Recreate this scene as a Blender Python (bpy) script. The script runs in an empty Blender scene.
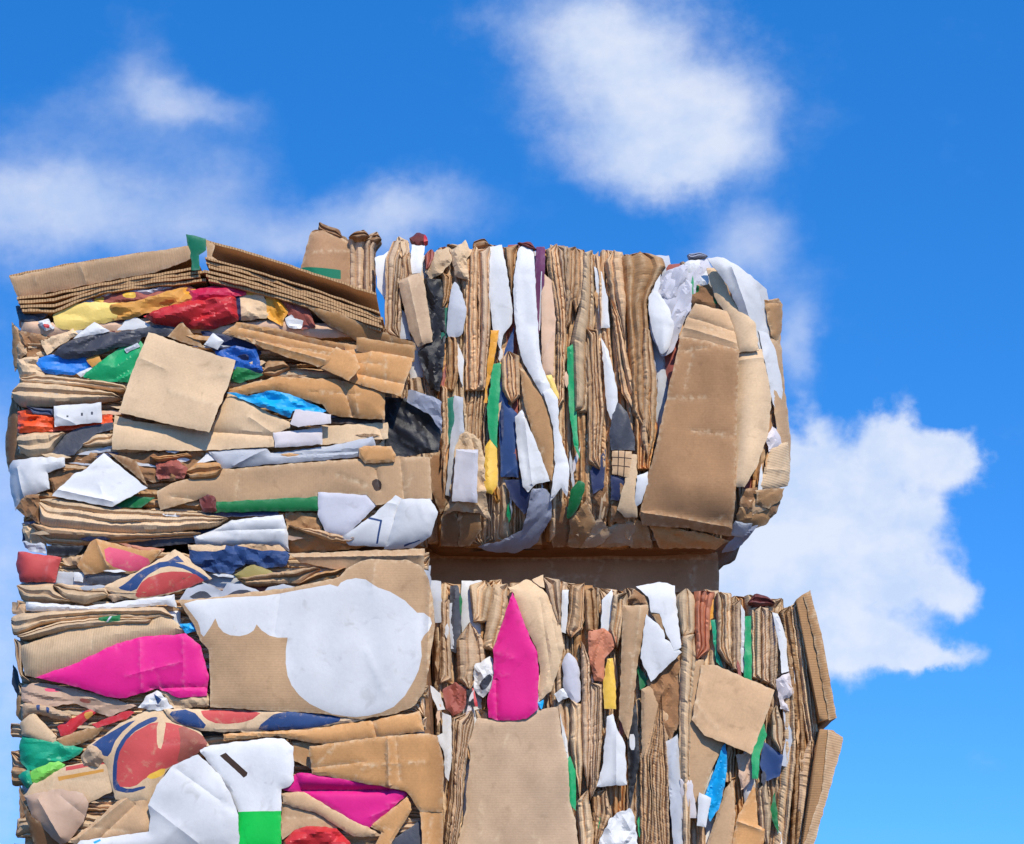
import bpy, bmesh, math, random
import numpy as np
from mathutils import Vector, Matrix, noise
from mathutils.geometry import delaunay_2d_cdt
R = math.radians
random.seed(11)
scene = bpy.context.scene
COL = scene.collection

# ------------------------------------------------------------------ picture frame
FPX = 2457.0            # focal length expressed in picture pixels
CAMZ = 1.6
HOR = 1000.0            # the level horizon lies under the lower picture edge
def W(px, py, Y):
    return ((px - 512.0) / FPX * Y, Y, CAMZ + (HOR - py) / FPX * Y)
YF = dict(UL=9.0, LL=8.98, UR=9.35, LR=9.32)     # distance of the four bale faces

# ------------------------------------------------------------------ materials
def lin(c):
    return tuple(((v / 255) / 12.92 if v / 255 <= .04045 else ((v / 255 + .055) / 1.055) ** 2.4) for v in c[:3])
COLS = dict(
 K=(206,165,122), KL=(220,185,143), KG=(201,168,133), KO=(206,150,94), KD=(178,134,90), KB=(148,107,72), KP=(192,144,100), KBAG=(170,130,94),
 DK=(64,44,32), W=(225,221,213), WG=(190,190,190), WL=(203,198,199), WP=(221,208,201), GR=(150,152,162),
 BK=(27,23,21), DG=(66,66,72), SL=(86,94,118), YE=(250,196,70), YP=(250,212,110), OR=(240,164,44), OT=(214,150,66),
 MR=(212,30,72), RD=(204,44,46), RS=(204,80,74), RB=(165,88,72), SAL=(204,128,92), PK=(228,86,112), MG=(230,28,128), MAR=(112,52,46), MAU=(112,54,88),
 PE=(226,184,148), BL=(20,118,200), BD=(22,84,160), NV=(44,52,84), NB=(46,72,116), CY=(0,166,220),
 G=(16,160,92), GD=(22,112,58), GB=(0,188,66), GE=(14,154,110), GL=(124,200,74), TE=(30,110,86), ORG=(246,88,32), OL=(156,138,76), GT=(18,116,82), PT=(200,164,134))
PLASTIC = {'DG','BK','BL','BD','CY','G','GE','GL','RD','MR','YE','YP','GR','ORG','SL','OR'}
def nn(nt, t, **kw):
    n = nt.nodes.new(t)
    for k, v in kw.items():
        if k in n.inputs.keys() if hasattr(n.inputs, 'keys') else False: n.inputs[k].default_value = v
        else: setattr(n, k, v)
    return n
MATS = {}
def mat(code, flute=0.0, shiny=False, worn=False):
    key = (code, flute, shiny, worn)
    if key in MATS: return MATS[key]
    rgb = lin(COLS[code])
    m = bpy.data.materials.new(('card_' if code[0] == 'K' else 'paper_') + code.lower()); m.use_nodes = True
    nt = m.node_tree; L = nt.links
    b = nt.nodes['Principled BSDF']
    uv = nt.nodes.new('ShaderNodeUVMap'); uv.uv_map = 'UVMap'
    oi = nt.nodes.new('ShaderNodeObjectInfo')
    off = nt.nodes.new('ShaderNodeVectorMath'); off.operation = 'ADD'
    sc_ = nt.nodes.new('ShaderNodeMath'); sc_.operation = 'MULTIPLY'; sc_.inputs[1].default_value = 37.0
    L.new(oi.outputs['Random'], sc_.inputs[0])
    L.new(uv.outputs[0], off.inputs[0]); L.new(sc_.outputs[0], off.inputs[1])
    # broad stains, fibre specks
    n1 = nt.nodes.new('ShaderNodeTexNoise'); n1.inputs['Scale'].default_value = 7; n1.inputs['Detail'].default_value = 6; n1.inputs['Roughness'].default_value = .62
    n2 = nt.nodes.new('ShaderNodeTexNoise'); n2.inputs['Scale'].default_value = 130; n2.inputs['Detail'].default_value = 3
    L.new(off.outputs[0], n1.inputs['Vector']); L.new(off.outputs[0], n2.inputs['Vector'])
    kraft = code[0] == 'K'
    def ramp(src, a, bb, lo, hi):
        r = nt.nodes.new('ShaderNodeMapRange'); r.inputs[1].default_value = a; r.inputs[2].default_value = bb
        r.inputs[3].default_value = lo; r.inputs[4].default_value = hi; L.new(src, r.inputs[0]); return r.outputs[0]
    v1 = ramp(n1.outputs[0], .3, .7, .84 if kraft else .89, 1.08 if kraft else 1.03)
    v2 = ramp(n2.outputs[0], .25, .75, .92 if kraft else .965, 1.06 if kraft else 1.02)
    v3 = ramp(oi.outputs['Random'], 0, 1, .82 if kraft else .90, 1.10 if kraft else 1.02)
    def mul(a, c):
        q = nt.nodes.new('ShaderNodeMath'); q.operation = 'MULTIPLY'; L.new(a, q.inputs[0]); L.new(c, q.inputs[1]); return q.outputs[0]
    at = nt.nodes.new('ShaderNodeAttribute'); at.attribute_name = 'tint'
    val = mul(mul(mul(v1, v2), v3), at.outputs['Fac'])
    wv = None
    if flute:
        wv = nt.nodes.new('ShaderNodeTexWave'); wv.wave_type = 'BANDS'; wv.bands_direction = 'X'
        wv.inputs['Scale'].default_value = 6.2832 / 20 / .009 ; wv.inputs['Distortion'].default_value = .6
        wv.inputs['Detail'].default_value = 1.5; wv.inputs['Detail Scale'].default_value = .6
        L.new(uv.outputs[0], wv.inputs['Vector'])
        val = mul(val, ramp(wv.outputs[1], 0, 1, 1 - .07 * flute, 1 + .03 * flute))
    # dark smudges of dirt with a shape of their own
    n3 = nt.nodes.new('ShaderNodeTexNoise'); n3.inputs['Scale'].default_value = 17; n3.inputs['Detail'].default_value = 5; n3.inputs['Distortion'].default_value = .8
    L.new(off.outputs[0], n3.inputs['Vector'])
    dirt = ramp(n3.outputs[0], .60, .80, 0, .5 if kraft else .46)
    cm = nt.nodes.new('ShaderNodeMix'); cm.data_type = 'RGBA'; cm.blend_type = 'MULTIPLY'; cm.inputs[0].default_value = 1
    cm.inputs[6].default_value = (*rgb, 1)
    cc = nt.nodes.new('ShaderNodeCombineColor'); [L.new(val, cc.inputs[i]) for i in range(3)]
    L.new(cc.outputs[0], cm.inputs[7])
    dm = nt.nodes.new('ShaderNodeMix'); dm.data_type = 'RGBA'; L.new(dirt, dm.inputs[0]); L.new(cm.outputs[2], dm.inputs[6])
    dm.inputs[7].default_value = (rgb[0] * .45, rgb[1] * .42, rgb[2] * .38, 1)
    wa = nt.nodes.new('ShaderNodeAttribute'); wa.attribute_name = 'wear'
    n4 = nt.nodes.new('ShaderNodeTexNoise'); n4.inputs['Scale'].default_value = 60; n4.inputs['Detail'].default_value = 4; L.new(off.outputs[0], n4.inputs['Vector'])
    wf = mul(wa.outputs['Fac'], ramp(n4.outputs[0], .40, .66, 0, .75 if kraft else .13))
    wm = nt.nodes.new('ShaderNodeMix'); wm.data_type = 'RGBA'; L.new(wf, wm.inputs[0]); L.new(dm.outputs[2], wm.inputs[6])
    wm.inputs[7].default_value = (*lin((226, 200, 160) if kraft else (226, 224, 218)), 1)
    res = wm.outputs[2]
    if worn:                                    # printing rubbed through to the brown board
        n5 = nt.nodes.new('ShaderNodeTexNoise'); n5.inputs['Scale'].default_value = 24; n5.inputs['Detail'].default_value = 8; n5.inputs['Roughness'].default_value = .7; n5.inputs['Distortion'].default_value = .2
        L.new(off.outputs[0], n5.inputs['Vector'])
        pm = nt.nodes.new('ShaderNodeMix'); pm.data_type = 'RGBA'; L.new(ramp(n5.outputs[0], .55, .74, 0, .7), pm.inputs[0]); L.new(res, pm.inputs[6]); pm.inputs[7].default_value = (*lin((196, 162, 122)), 1)
        res = pm.outputs[2]
    L.new(res, b.inputs['Base Color'])
    pl = shiny or code in PLASTIC
    b.inputs['Roughness'].default_value = .5 if pl else (.8 if kraft else .6)
    b.inputs['Specular IOR Level'].default_value = .4 if pl else (.14 if kraft else .25)
    # bump: fibres / flutes / fine creases
    nb = nt.nodes.new('ShaderNodeTexNoise'); nb.inputs['Scale'].default_value = 46; nb.inputs['Detail'].default_value = 5; nb.inputs['Roughness'].default_value = .6
    L.new(off.outputs[0], nb.inputs['Vector'])
    bp = nt.nodes.new('ShaderNodeBump'); bp.inputs['Strength'].default_value = .16 if not pl else .35; bp.inputs['Distance'].default_value = .005
    L.new(nb.outputs[0], bp.inputs['Height'])
    last = bp
    if wv:
        b2 = nt.nodes.new('ShaderNodeBump'); b2.inputs['Strength'].default_value = .22 * flute; b2.inputs['Distance'].default_value = .003
        L.new(wv.outputs[1], b2.inputs['Height']); L.new(bp.outputs[0], b2.inputs['Normal']); last = b2
    L.new(last.outputs[0], b.inputs['Normal'])
    MATS[key] = m
    return m

def mat_edge():
    """cut edge of corrugated board: liners with the fluting showing between"""
    if 'edge' in MATS: return MATS['edge']
    m = bpy.data.materials.new('corrugated_edge'); m.use_nodes = True
    nt = m.node_tree; L = nt.links; b = nt.nodes['Principled BSDF']
    uv = nt.nodes.new('ShaderNodeUVMap'); uv.uv_map = 'UVMap'
    wv = nt.nodes.new('ShaderNodeTexWave'); wv.bands_direction = 'X'; wv.inputs['Scale'].default_value = 6.2832 / 20 / .010
    wv.inputs['Distortion'].default_value = 2.2; wv.inputs['Detail'].default_value = 2
    L.new(uv.outputs[0], wv.inputs['Vector'])
    r = nt.nodes.new('ShaderNodeValToRGB'); r.color_ramp.elements[0].position = .25; r.color_ramp.elements[0].color = (*lin((160, 122, 84)), 1)
    r.color_ramp.elements[1].position = .6; r.color_ramp.elements[1].color = (*lin((196, 156, 110)), 1)
    L.new(wv.outputs[1], r.inputs[0]); L.new(r.outputs[0], b.inputs['Base Color'])
    bp = nt.nodes.new('ShaderNodeBump'); bp.inputs['Distance'].default_value = .002; bp.inputs['Strength'].default_value = .4
    L.new(wv.outputs[1], bp.inputs['Height']); L.new(bp.outputs[0], b.inputs['Normal'])
    b.inputs['Roughness'].default_value = .85; b.inputs['Specular IOR Level'].default_value = .1
    MATS['edge'] = m
    return m

# ------------------------------------------------------------------ 2-D helpers
def parse(s):
    return [tuple(float(q) for q in t.split(',')) for t in s.split()]
def chaikin(p, n, k=.22):
    for _ in range(n):
        o = []
        for i in range(len(p)):
            a, c = p[i], p[(i + 1) % len(p)]
            o.append((a[0] * (1 - k) + c[0] * k, a[1] * (1 - k) + c[1] * k)); o.append((a[0] * k + c[0] * (1 - k), a[1] * k + c[1] * (1 - k)))
        p = o
    return p
def resample(p, s, jit=0., seed=0):
    o = []
    for i in range(len(p)):
        a, c = p[i], p[(i + 1) % len(p)]
        d = math.hypot(c[0] - a[0], c[1] - a[1]); n = max(1, int(round(d / s)))
        for k in range(n):
            t = k / n
            x, y = a[0] + (c[0] - a[0]) * t, a[1] + (c[1] - a[1]) * t
            if jit:
                x += jit * noise.noise((x * .18 + seed, y * .18, 3.1)); y += jit * noise.noise((x * .18 - seed, y * .18, 9.7))
            o.append((x, y))
    return o
def segdist(P, a, b):
    a = np.array(a); b = np.array(b); ab = b - a
    t = np.clip(((P - a) @ ab) / max(1e-9, ab @ ab), 0, 1)
    q = a + t[:, None] * ab
    return np.hypot(*(P - q).T)
def polydist(P, poly):
    d = np.full(len(P), 1e9)
    for i in range(len(poly)):
        d = np.minimum(d, segdist(P, poly[i], poly[(i + 1) % len(poly)]))
    return d
def inside(P, poly):
    x, y = P[:, 0], P[:, 1]; r = np.zeros(len(P), bool)
    n = len(poly)
    for i in range(n):
        x1, y1 = poly[i]; x2, y2 = poly[(i + 1) % n]
        if y1 == y2: continue
        c = ((y1 > y) != (y2 > y)) & (x < (x2 - x1) * (y - y1) / (y2 - y1) + x1)
        r ^= c
    return r
def area(p):
    return .5 * sum(p[i][0] * p[(i + 1) % len(p)][1] - p[(i + 1) % len(p)][0] * p[i][1] for i in range(len(p)))

STY = dict(
 flat = dict(B=.004, bw=2.0, warp=.010, fa=.0036, fc=(52, 34), th=.005, smooth=0, jit=1.1, fl=.16),
 strip= dict(B=.008, bw=1.6, warp=.012, fa=.0075, fc=(34, 8), rip=.0007, th=.004, smooth=0, jit=1.6, fl=.45, prof='layers', dome=.012, res=2.3),
 roll = dict(B=.010, bw=2.5, warp=.008, fa=.0085, fc=(34, 10), rip=.0003, th=.004, smooth=1, jit=1.2, fl=.35, prof='tent', dome=.014, res=2.3),
 bag  = dict(B=.006, bw=2.5, warp=.008, fa=.0190, fc=(22, 9), th=.0015, smooth=1, jit=1.2, fl=0, res=2.3, cut=.07, sharp=13),
 crum = dict(B=.008, bw=3, warp=.010, fa=.0170, fc=(12, 8), th=.003, smooth=0, jit=2., fl=.2, res=2.3, sharp=13),
 paper= dict(B=.003, bw=2, warp=.012, fa=.0080, fc=(34, 13), th=.002, smooth=0, jit=1., fl=0, res=2.4),
)
def facets(U, fc, amp, rng):
    """crushed board: random points, each at its own height, joined by flat facets with sharp creases"""
    q = U / np.array(fc); lo = q.min(0) - 1.5; hi = q.max(0) + 1.5
    n = int((hi - lo).prod()) + 4
    g = [(x + .5 * (j % 2), y * .9) for j, y in enumerate(np.arange(lo[1] / .9, hi[1] / .9 + 1)) for x in np.arange(lo[0], hi[0] + 1)]
    S = np.array(g) + rng.uniform(-.42, .42, (len(g), 2))
    H = rng.uniform(-1, 1, len(S))
    r = delaunay_2d_cdt([Vector(p) for p in S], [], [], 0, 1e-5, True)
    S2 = np.array([(v.x, v.y) for v in r[0]]); H2 = np.array([H[o[0]] if o else 0 for o in r[3]])
    out = np.zeros(len(q))
    for t in r[2]:
        a, b, c = S2[t[0]], S2[t[1]], S2[t[2]]
        bx = (q[:, 0] >= min(a[0], b[0], c[0])) & (q[:, 0] <= max(a[0], b[0], c[0])) & (q[:, 1] >= min(a[1], b[1], c[1])) & (q[:, 1] <= max(a[1], b[1], c[1]))
        ii = np.nonzero(bx)[0]
        if not len(ii): continue
        D = (b[1] - c[1]) * (a[0] - c[0]) + (c[0] - b[0]) * (a[1] - c[1])
        if abs(D) < 1e-9: continue
        p = q[ii]
        l1 = ((b[1] - c[1]) * (p[:, 0] - c[0]) + (c[0] - b[0]) * (p[:, 1] - c[1])) / D
        l2 = ((c[1] - a[1]) * (p[:, 0] - c[0]) + (a[0] - c[0]) * (p[:, 1] - c[1])) / D
        l3 = 1 - l1 - l2; ok = (l1 >= -1e-6) & (l2 >= -1e-6) & (l3 >= -1e-6)
        out[ii[ok]] = l1[ok] * H2[t[0]] + l2[ok] * H2[t[1]] + l3[ok] * H2[t[2]]
    return out * amp
def chaindist(P, pts):
    d = np.full(len(P), 1e9)
    for a, b in zip(pts[:-1], pts[1:]): d = np.minimum(d, segdist(P, a, b))
    return d
def fbm_ridge(x, y, s):
    v = 0
    a = 1
    for k in range(3):
        v += a * (1 - 2 * abs(noise.noise((x + s, y - s, s * .37 + k * 5.1)))); x *= 2.1; y *= 2.1; a *= .45
    return v / 1.6

def form(key, x, y):
    """how far the bale's face curves back from its front plane (rounded ends and underside)"""
    b = 0
    if key == 'UR':
        b += .13 * max(0, (y - 478) / 68) ** 2 + .16 * max(0, (x - 742) / 48) ** 2 + .05 * max(0, (272 - y) / 30) ** 2
    elif key == 'LR':
        b += .12 * max(0, (x - 778) / 50) ** 2 + .03 * max(0, (600 - y) / 20) ** 2
    elif key == 'UL':
        b += .06 * max(0, (34 - x) / 22) ** 2 + .03 * max(0, (y - 520) / 28) ** 2
    elif key == 'LL':
        b += .06 * max(0, (34 - x) / 22) ** 2 + .05 * max(0, (x - 418) / 18) ** 2
    return min(b, .4)
PX = .00366            # metres per picture pixel at the faces
def piece(parent, name, color, lvl, poly, style='flat', prints=(), creases=(), tilt=(0, 0), face=None, label=None, **kw):
    """one sheet or crushed scrap: an outline with its own distance, thickness, bulge, ripples and creases"""
    o_ = dict(STY[style]); o_.update(kw)
    if isinstance(poly, str): poly = parse(poly)
    if o_.get('prof') and not prints and not creases:
        if o_['smooth']: poly = chaikin(poly, 1, .12)
        return pleats(parent, name, color, lvl, poly, o_, label, face)
    seed = random.uniform(0, 400)
    if o_['smooth']: poly = chaikin(poly, o_['smooth'], o_.get('cut', .16))
    if area(poly) < 0: poly = poly[::-1]
    A = abs(area(poly)); s = max(o_.get('res', 2.4), 2.4 if A < 4000 else 3.0 if A < 12000 else 3.4)
    out = resample(poly, s, o_['jit'], seed)
    if style in ('flat', 'paper') and A > 900:
        rr = random.Random(int(seed * 77)); creases = list(creases)
        xs_ = [q[0] for q in out]; ys_ = [q[1] for q in out]
        for _ in range(min(5, 1 + int(A / 2500))):
            cx, cy = rr.uniform(min(xs_), max(xs_)), rr.uniform(min(ys_), max(ys_)); an = rr.choice((0, math.pi / 2, rr.uniform(0, 3.14))) + rr.gauss(0, .25); l = rr.uniform(10, 34)
            creases.append((cx - l * math.cos(an), cy - l * math.sin(an), cx + l * math.cos(an), cy + l * math.sin(an), rr.choice((-1, 1)) * rr.uniform(.002, .0045), rr.uniform(1.5, 4)))
    # principal axis
    P0 = np.array(out); c0 = P0.mean(0); u_, s_, vt = np.linalg.svd(P0 - c0, full_matrices=False)
    ax = vt[0]
    if 'ang' in o_: ax = np.array([math.cos(R(o_['ang'])), math.sin(R(o_['ang']))])
    pr = np.array([-ax[1], ax[0]])
    xs = np.arange(P0[:, 0].min(), P0[:, 0].max(), s); ys = np.arange(P0[:, 1].min(), P0[:, 1].max(), s * .87)
    g = []
    rng = np.random.default_rng(int(seed * 1000))
    for j, y in enumerate(ys):
        for x in xs: g.append((x + (s / 2 if j % 2 else 0), y))
    G = np.array(g) if g else np.zeros((0, 2))
    if len(G):
        G = G + rng.uniform(-.18, .18, G.shape) * s
        G = G[inside(G, out)]
    if len(G): G = G[polydist(G, out) > s * .55]
    cedges = []; cpts = []
    for cr in creases:
        a, b = np.array(cr[:2]), np.array(cr[2:4]); n = max(2, int(np.hypot(*(b - a)) / s))
        q = np.array([a + (b - a) * k / n + rng.uniform(-.25, .25, 2) for k in range(n + 1)])
        ok = inside(q, out) & (polydist(q, out) > s * .5)
        run = None
        for k in range(n + 1):
            if ok[k]:
                cpts.append(q[k])
                if run is not None: cedges.append((len(cpts) - 2, len(cpts) - 1))
                run = k
            else: run = None
        if len(G): G = G[segdist(G, a, b) > s * .55]
    verts = [Vector(p) for p in out] + [Vector(p) for p in cpts] + [Vector(p) for p in G]
    cedges = [(a + len(out), b + len(out)) for a, b in cedges]
    faces = [list(range(len(out)))]
    prm = []
    for (pc, pp) in prints:
        pp = parse(pp) if isinstance(pp, str) else pp
        if len(pp) > 3 and o_.get('psm', 1): pp = chaikin(pp, o_.get('psm', 1))
        pp = resample(pp, s * .7, .25, seed + 3)
        if area(pp) < 0: pp = pp[::-1]
        faces.append(list(range(len(verts), len(verts) + len(pp)))); verts += [Vector(p) for p in pp]; prm.append(pc)
    r = delaunay_2d_cdt(verts, cedges, faces, 1, 1e-4, True)
    V = np.array([(v.x, v.y) for v in r[0]]); F = []; FM = []
    for f, of in zip(r[2], r[5]):
        if 0 in of:
            F.append(list(f)); k = max(of); FM.append(k)
    used = sorted({i for f in F for i in f}); remap = {a: i for i, a in enumerate(used)}
    V = V[used]; F = [[remap[i] for i in f] for f in F]
    d = polydist(V, out)
    UV = np.stack([(V - c0) @ ax, (V - c0) @ pr], 1) * PX
    h = o_['B'] * (1 - np.exp(-d / o_['bw']))
    h += ((V - c0) @ np.array(tilt)) * PX
    UVp = UV / PX; fc = np.array(o_['fc']) * o_.get('cs', 1.)
    fa = o_['fa']
    h += facets(UVp, fc, fa, rng) * np.minimum(1., d / 5 + .35)
    if fa > .009: h += facets(UVp, fc * .45, fa * .28, rng)
    al = np.array([noise.noise((a / 55 + seed, b_ / 30 + seed, 1.3)) for a, b_ in UVp]); h += o_['warp'] * al
    if o_.get('prof'):
        ta = (P0 - c0) @ ax; i0, i1 = int(ta.argmin()), int(ta.argmax())
        if i0 > i1: i0, i1 = i1, i0
        chA = out[i0:i1 + 1]; chB = out[i1:] + out[:i0 + 1]
        dL = chaindist(V, chA); dR = chaindist(V, chB); wd_ = dL + dR + 1e-6; t = dL / wd_
        wm = float(np.median(wd_)); wob = np.array([noise.noise((a / 45 + seed, 3.3, 2.2)) for a in UVp[:, 0]])
        if o_['prof'] == 'layers':
            nl = max(2, int(round(wm / rng.uniform(3.2, 6.5))))
            kn = np.sort(rng.uniform(.06, .94, nl - 1)); tt = t + .10 * wob
            ix = np.searchsorted(kn, tt)
            H = rng.uniform(-.012, .012, nl); sl = rng.uniform(-.05, .05, nl)
            jj = np.array([noise.noise((a / 38 + seed, k * 3.7, 6.1)) for a, k in zip(UVp[:, 0], ix)])
            kd = np.abs(tt[:, None] - kn[None, :]).min(1) * wd_
            h += H[ix] + sl[ix] * (tt - .5) * .5 + .014 * jj - .010 * np.exp(-kd / .9)
        else:
            pk = .5 + .28 * rng.uniform(-1, 1) + .15 * wob
            h += .010 * np.minimum(t / np.maximum(pk, .08), (1 - t) / np.maximum(1 - pk, .08))
        h += o_['dome'] * np.sin(np.pi * np.clip(t, 0, 1)) ** .7
    if o_.get('rip'):
        for i in range(len(V)):
            a, b_ = UVp[i]
            ph = a / 4.4 * 2 + 2.5 * noise.noise((a / 20 + seed, b_ / 9, 4.4))
            h[i] += o_['rip'] * math.sin(ph) * max(0, .3 + noise.noise((a / 30 + seed, b_ / 16, 8.8)) * 2)
    for cr in creases:
        x1, y1, x2, y2, am, wd = cr
        h += am * np.exp(-segdist(V, (x1, y1), (x2, y2)) / wd)
    for rg in o_.get('regions', ()):        # a folded part pushed to another depth
        pp, am = rg; pp = parse(pp); ins = inside(V, pp); dd = polydist(V, pp)
        h += np.where(ins, am * (1 - np.exp(-dd / 2.5)), 0)
    rt = parent
    while rt.parent: rt = rt.parent
    Yb = (face if face is not None else YF[rt['bale']]) - lvl * .012
    me = bpy.data.meshes.new(name); bm = bmesh.new(); uvl = bm.loops.layers.uv.new('UVMap')
    fb = o_.get('form', 1) if face is None else 0
    fr = []
    for i, (x, y) in enumerate(V):
        Yv = Yb + (form(rt['bale'], x, y) * fb if fb else 0); w = W(x, y, Yv); fr.append(bm.verts.new((w[0], Yv - h[i], w[2])))
    bk = [bm.verts.new((v.co.x, v.co.y + o_['th'], v.co.z)) for v in fr]
    ecount = {}
    def setuv(f, ids):
        for l, i in zip(f.loops, ids): l[uvl].uv = UV[i]
    for f, k in zip(F, FM):
        try: nf = bm.faces.new([fr[i] for i in f])
        except ValueError: continue
        nf.material_index = k; nf.smooth = True; setuv(nf, f)
        b2 = bm.faces.new([bk[i] for i in reversed(f)]); b2.smooth = True; b2.material_index = 0; setuv(b2, list(reversed(f)))
        for i in range(len(f)):
            e = (f[i], f[(i + 1) % len(f)]); ecount[e] = ecount.get(e, 0) + 1
    me_edge = len(prm) + 1
    for (a, b_) in list(ecount):
        if (b_, a) not in ecount:
            try: nf = bm.faces.new([fr[b_], fr[a], bk[a], bk[b_]])
            except ValueError: continue
            nf.material_index = me_edge; setuv(nf, [b_, a, a, b_])
            for e in nf.edges: e.smooth = False
    bmesh.ops.recalc_face_normals(bm, faces=bm.faces)
    lim = R(o_.get('sharp', 24))
    for e in bm.edges:
        if len(e.link_faces) == 2 and e.calc_face_angle(0) > lim: e.smooth = False
    bm.to_mesh(me); bm.free()
    attr(me, 'tint', np.ones(len(me.vertices))); we = np.exp(-d / 1.6) * .8
    for cr in creases: we = np.maximum(we, .75 * np.exp(-segdist(V, cr[:2], cr[2:4]) / 1.0))
    attr(me, 'wear', np.concatenate([we, we]))
    fl = o_['fl'] if color[0] == 'K' else o_.get('flw', 0)
    me.materials.append(mat(color, fl))
    for pc in prm: me.materials.append(mat(pc, 0, False, pc in ('RS', 'NB', 'RB', 'PK', 'NV') and color[0] in 'KP'))
    me.materials.append(mat_edge() if (color[0] == 'K' and o_['th'] > .003) else mat(color, 0))
    ob = bpy.data.objects.new(name, me); COL.objects.link(ob); ob.parent = parent
    ob.matrix_parent_inverse = Matrix.Translation(-rt.location)
    if parent is not rt: ob.matrix_parent_inverse = Matrix.Identity(4)
    if label: ob['label'] = label
    return ob

def pleats(parent, name, color, lvl, poly, o_, label=None, face=None):
    """a strip crushed lengthwise: layer upon layer folded side by side, each with its own height, seams and crimps"""
    seed = random.uniform(0, 400); rng = np.random.default_rng(int(seed * 1000))
    if area(poly) < 0: poly = poly[::-1]
    out = resample(poly, 2.0, o_['jit'] * .7, seed); P0 = np.array(out); c0 = P0.mean(0)
    ax = np.linalg.svd(P0 - c0, full_matrices=False)[2][0]
    ta = (P0 - c0) @ ax
    # the short ends: everything within a few pixels of the extreme
    i0, i1 = int(ta.argmin()), int(ta.argmax())
    A = out[i0:i1 + 1] if i0 < i1 else out[i0:] + out[:i1 + 1]
    B = (out[i1:] + out[:i0 + 1] if i0 < i1 else out[i1:i0 + 1])[::-1]
    def even(ch, n):
        q = np.array(ch); L_ = np.concatenate([[0], np.cumsum(np.hypot(*np.diff(q, axis=0).T))]); u = np.linspace(0, L_[-1], n)
        return np.stack([np.interp(u, L_, q[:, 0]), np.interp(u, L_, q[:, 1])], 1)
    length = ta.max() - ta.min(); m = max(6, int(length / 1.9)); A = even(A, m); B = even(B, m)
    wid = float(np.median(np.hypot(*(A - B).T)))
    tent = o_['prof'] == 'tent'
    nl = max(2, int(round(wid / rng.uniform(*((8, 14) if tent else (3.0, 10))))))
    kn = np.concatenate([[0], np.sort((np.arange(1, nl) + rng.uniform(-.33, .33, nl - 1)) / nl), [1]])
    a_ = np.linspace(0, length, m)
    H = rng.uniform(-.011, .011, nl) * (.45 if tent else 1)
    rows = []; tints = []; wears = []
    for k in range(nl):
        w_ = (kn[k + 1] - kn[k]); e = min(.18, .55 / max(1, w_ * wid))
        lean = rng.uniform(-.006, .006)
        crimp = np.zeros(m); j = 0
        while j < m - 1:
            j += int(rng.integers(2, 7)); z = noise.noise((j / 16 + seed, k * 4.1, 2.2))
            if j < m - 1 and z > (.25 if tent else .02): crimp[j] = -rng.uniform(.002, .0055)
        bulge = .004 + .0006 * w_ * wid
        sm = rng.uniform(.15, 1.0); tn = rng.uniform(.80, 1.14)
        for f, dz in ((e, -.008 * sm), (.2, .35 * bulge), (.42, bulge), (.70, bulge * .8), (1 - e, -.007 * sm)):
            t = kn[k] + w_ * f
            tw = np.array([t + (.09 if 0 < t < 1 else 0) * noise.noise((q / 42 + seed, round(t, 1) * 3, 3.1)) * min(1, 5 * t * (1 - t)) for q in a_])
            hh = np.array([H[k] + .013 * noise.noise((q / 34 + seed, k * 3.7, 6.1)) + .004 * noise.noise((q / 7 + seed, k * 2.9 + f, 1.1)) for q in a_])
            hh = hh + dz + lean * (f - .5) * 2 + crimp * (1 if .1 < f < .9 else .3) + o_['dome'] * math.sin(math.pi * min(1, max(0, t))) ** .7
            rows.append((tw, hh)); tints.append(tn); wears.append(.55 if .3 < f < .6 else .1)
    edge = np.full(m, -.006)
    rows = [(np.zeros(m), edge)] + rows + [(np.ones(m), edge)]
    tints = [tints[0]] + tints + [tints[-1]]; wears = [.6] + wears + [.6]
    rt = parent
    while rt.parent: rt = rt.parent
    Yb = (face if face is not None else YF[rt['bale']]) - lvl * .012
    fb = 0 if face is not None else 1
    bm = bmesh.new(); uvl = bm.loops.layers.uv.new('UVMap'); lt = bm.verts.layers.float.new('tint'); lw = bm.verts.layers.float.new('wear'); fr = []; bk = []; UV = []
    endfade = np.minimum(1, np.minimum(a_, length - a_) / 3 + .3)
    for tw, hh in rows:
        P = A * (1 - tw[:, None]) + B * tw[:, None]; r1 = []; r2 = []; r3 = []
        for i in range(m):
            x, y = P[i]; Yv = Yb + (form(rt['bale'], x, y) if fb else 0); w = W(x, y, Yv); v = bm.verts.new((w[0], Yv - hh[i] * endfade[i], w[2]))
            r1.append(v); r2.append(bm.verts.new((v.co.x, v.co.y + o_['th'] + .006, v.co.z))); r3.append((a_[i] * PX, float(tw[i]) * wid * PX))
        fr.append(r1); bk.append(r2); UV.append(r3)
    R_ = len(rows)
    def q(vs, us, mi=0):
        f = bm.faces.new(vs); f.material_index = mi; f.smooth = True
        for l, u in zip(f.loops, us): l[uvl].uv = u
    for k in range(R_ - 1):
        for i in range(m - 1):
            u = (UV[k][i], UV[k][i + 1], UV[k + 1][i + 1], UV[k + 1][i])
            q((fr[k][i], fr[k][i + 1], fr[k + 1][i + 1], fr[k + 1][i]), u)
            q((bk[k + 1][i], bk[k + 1][i + 1], bk[k][i + 1], bk[k][i]), u[::-1])
    for k in (0, R_ - 1):
        for i in range(m - 1): q((fr[k][i], fr[k][i + 1], bk[k][i + 1], bk[k][i]), (UV[k][i], UV[k][i + 1], UV[k][i + 1], UV[k][i]), 1)
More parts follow.
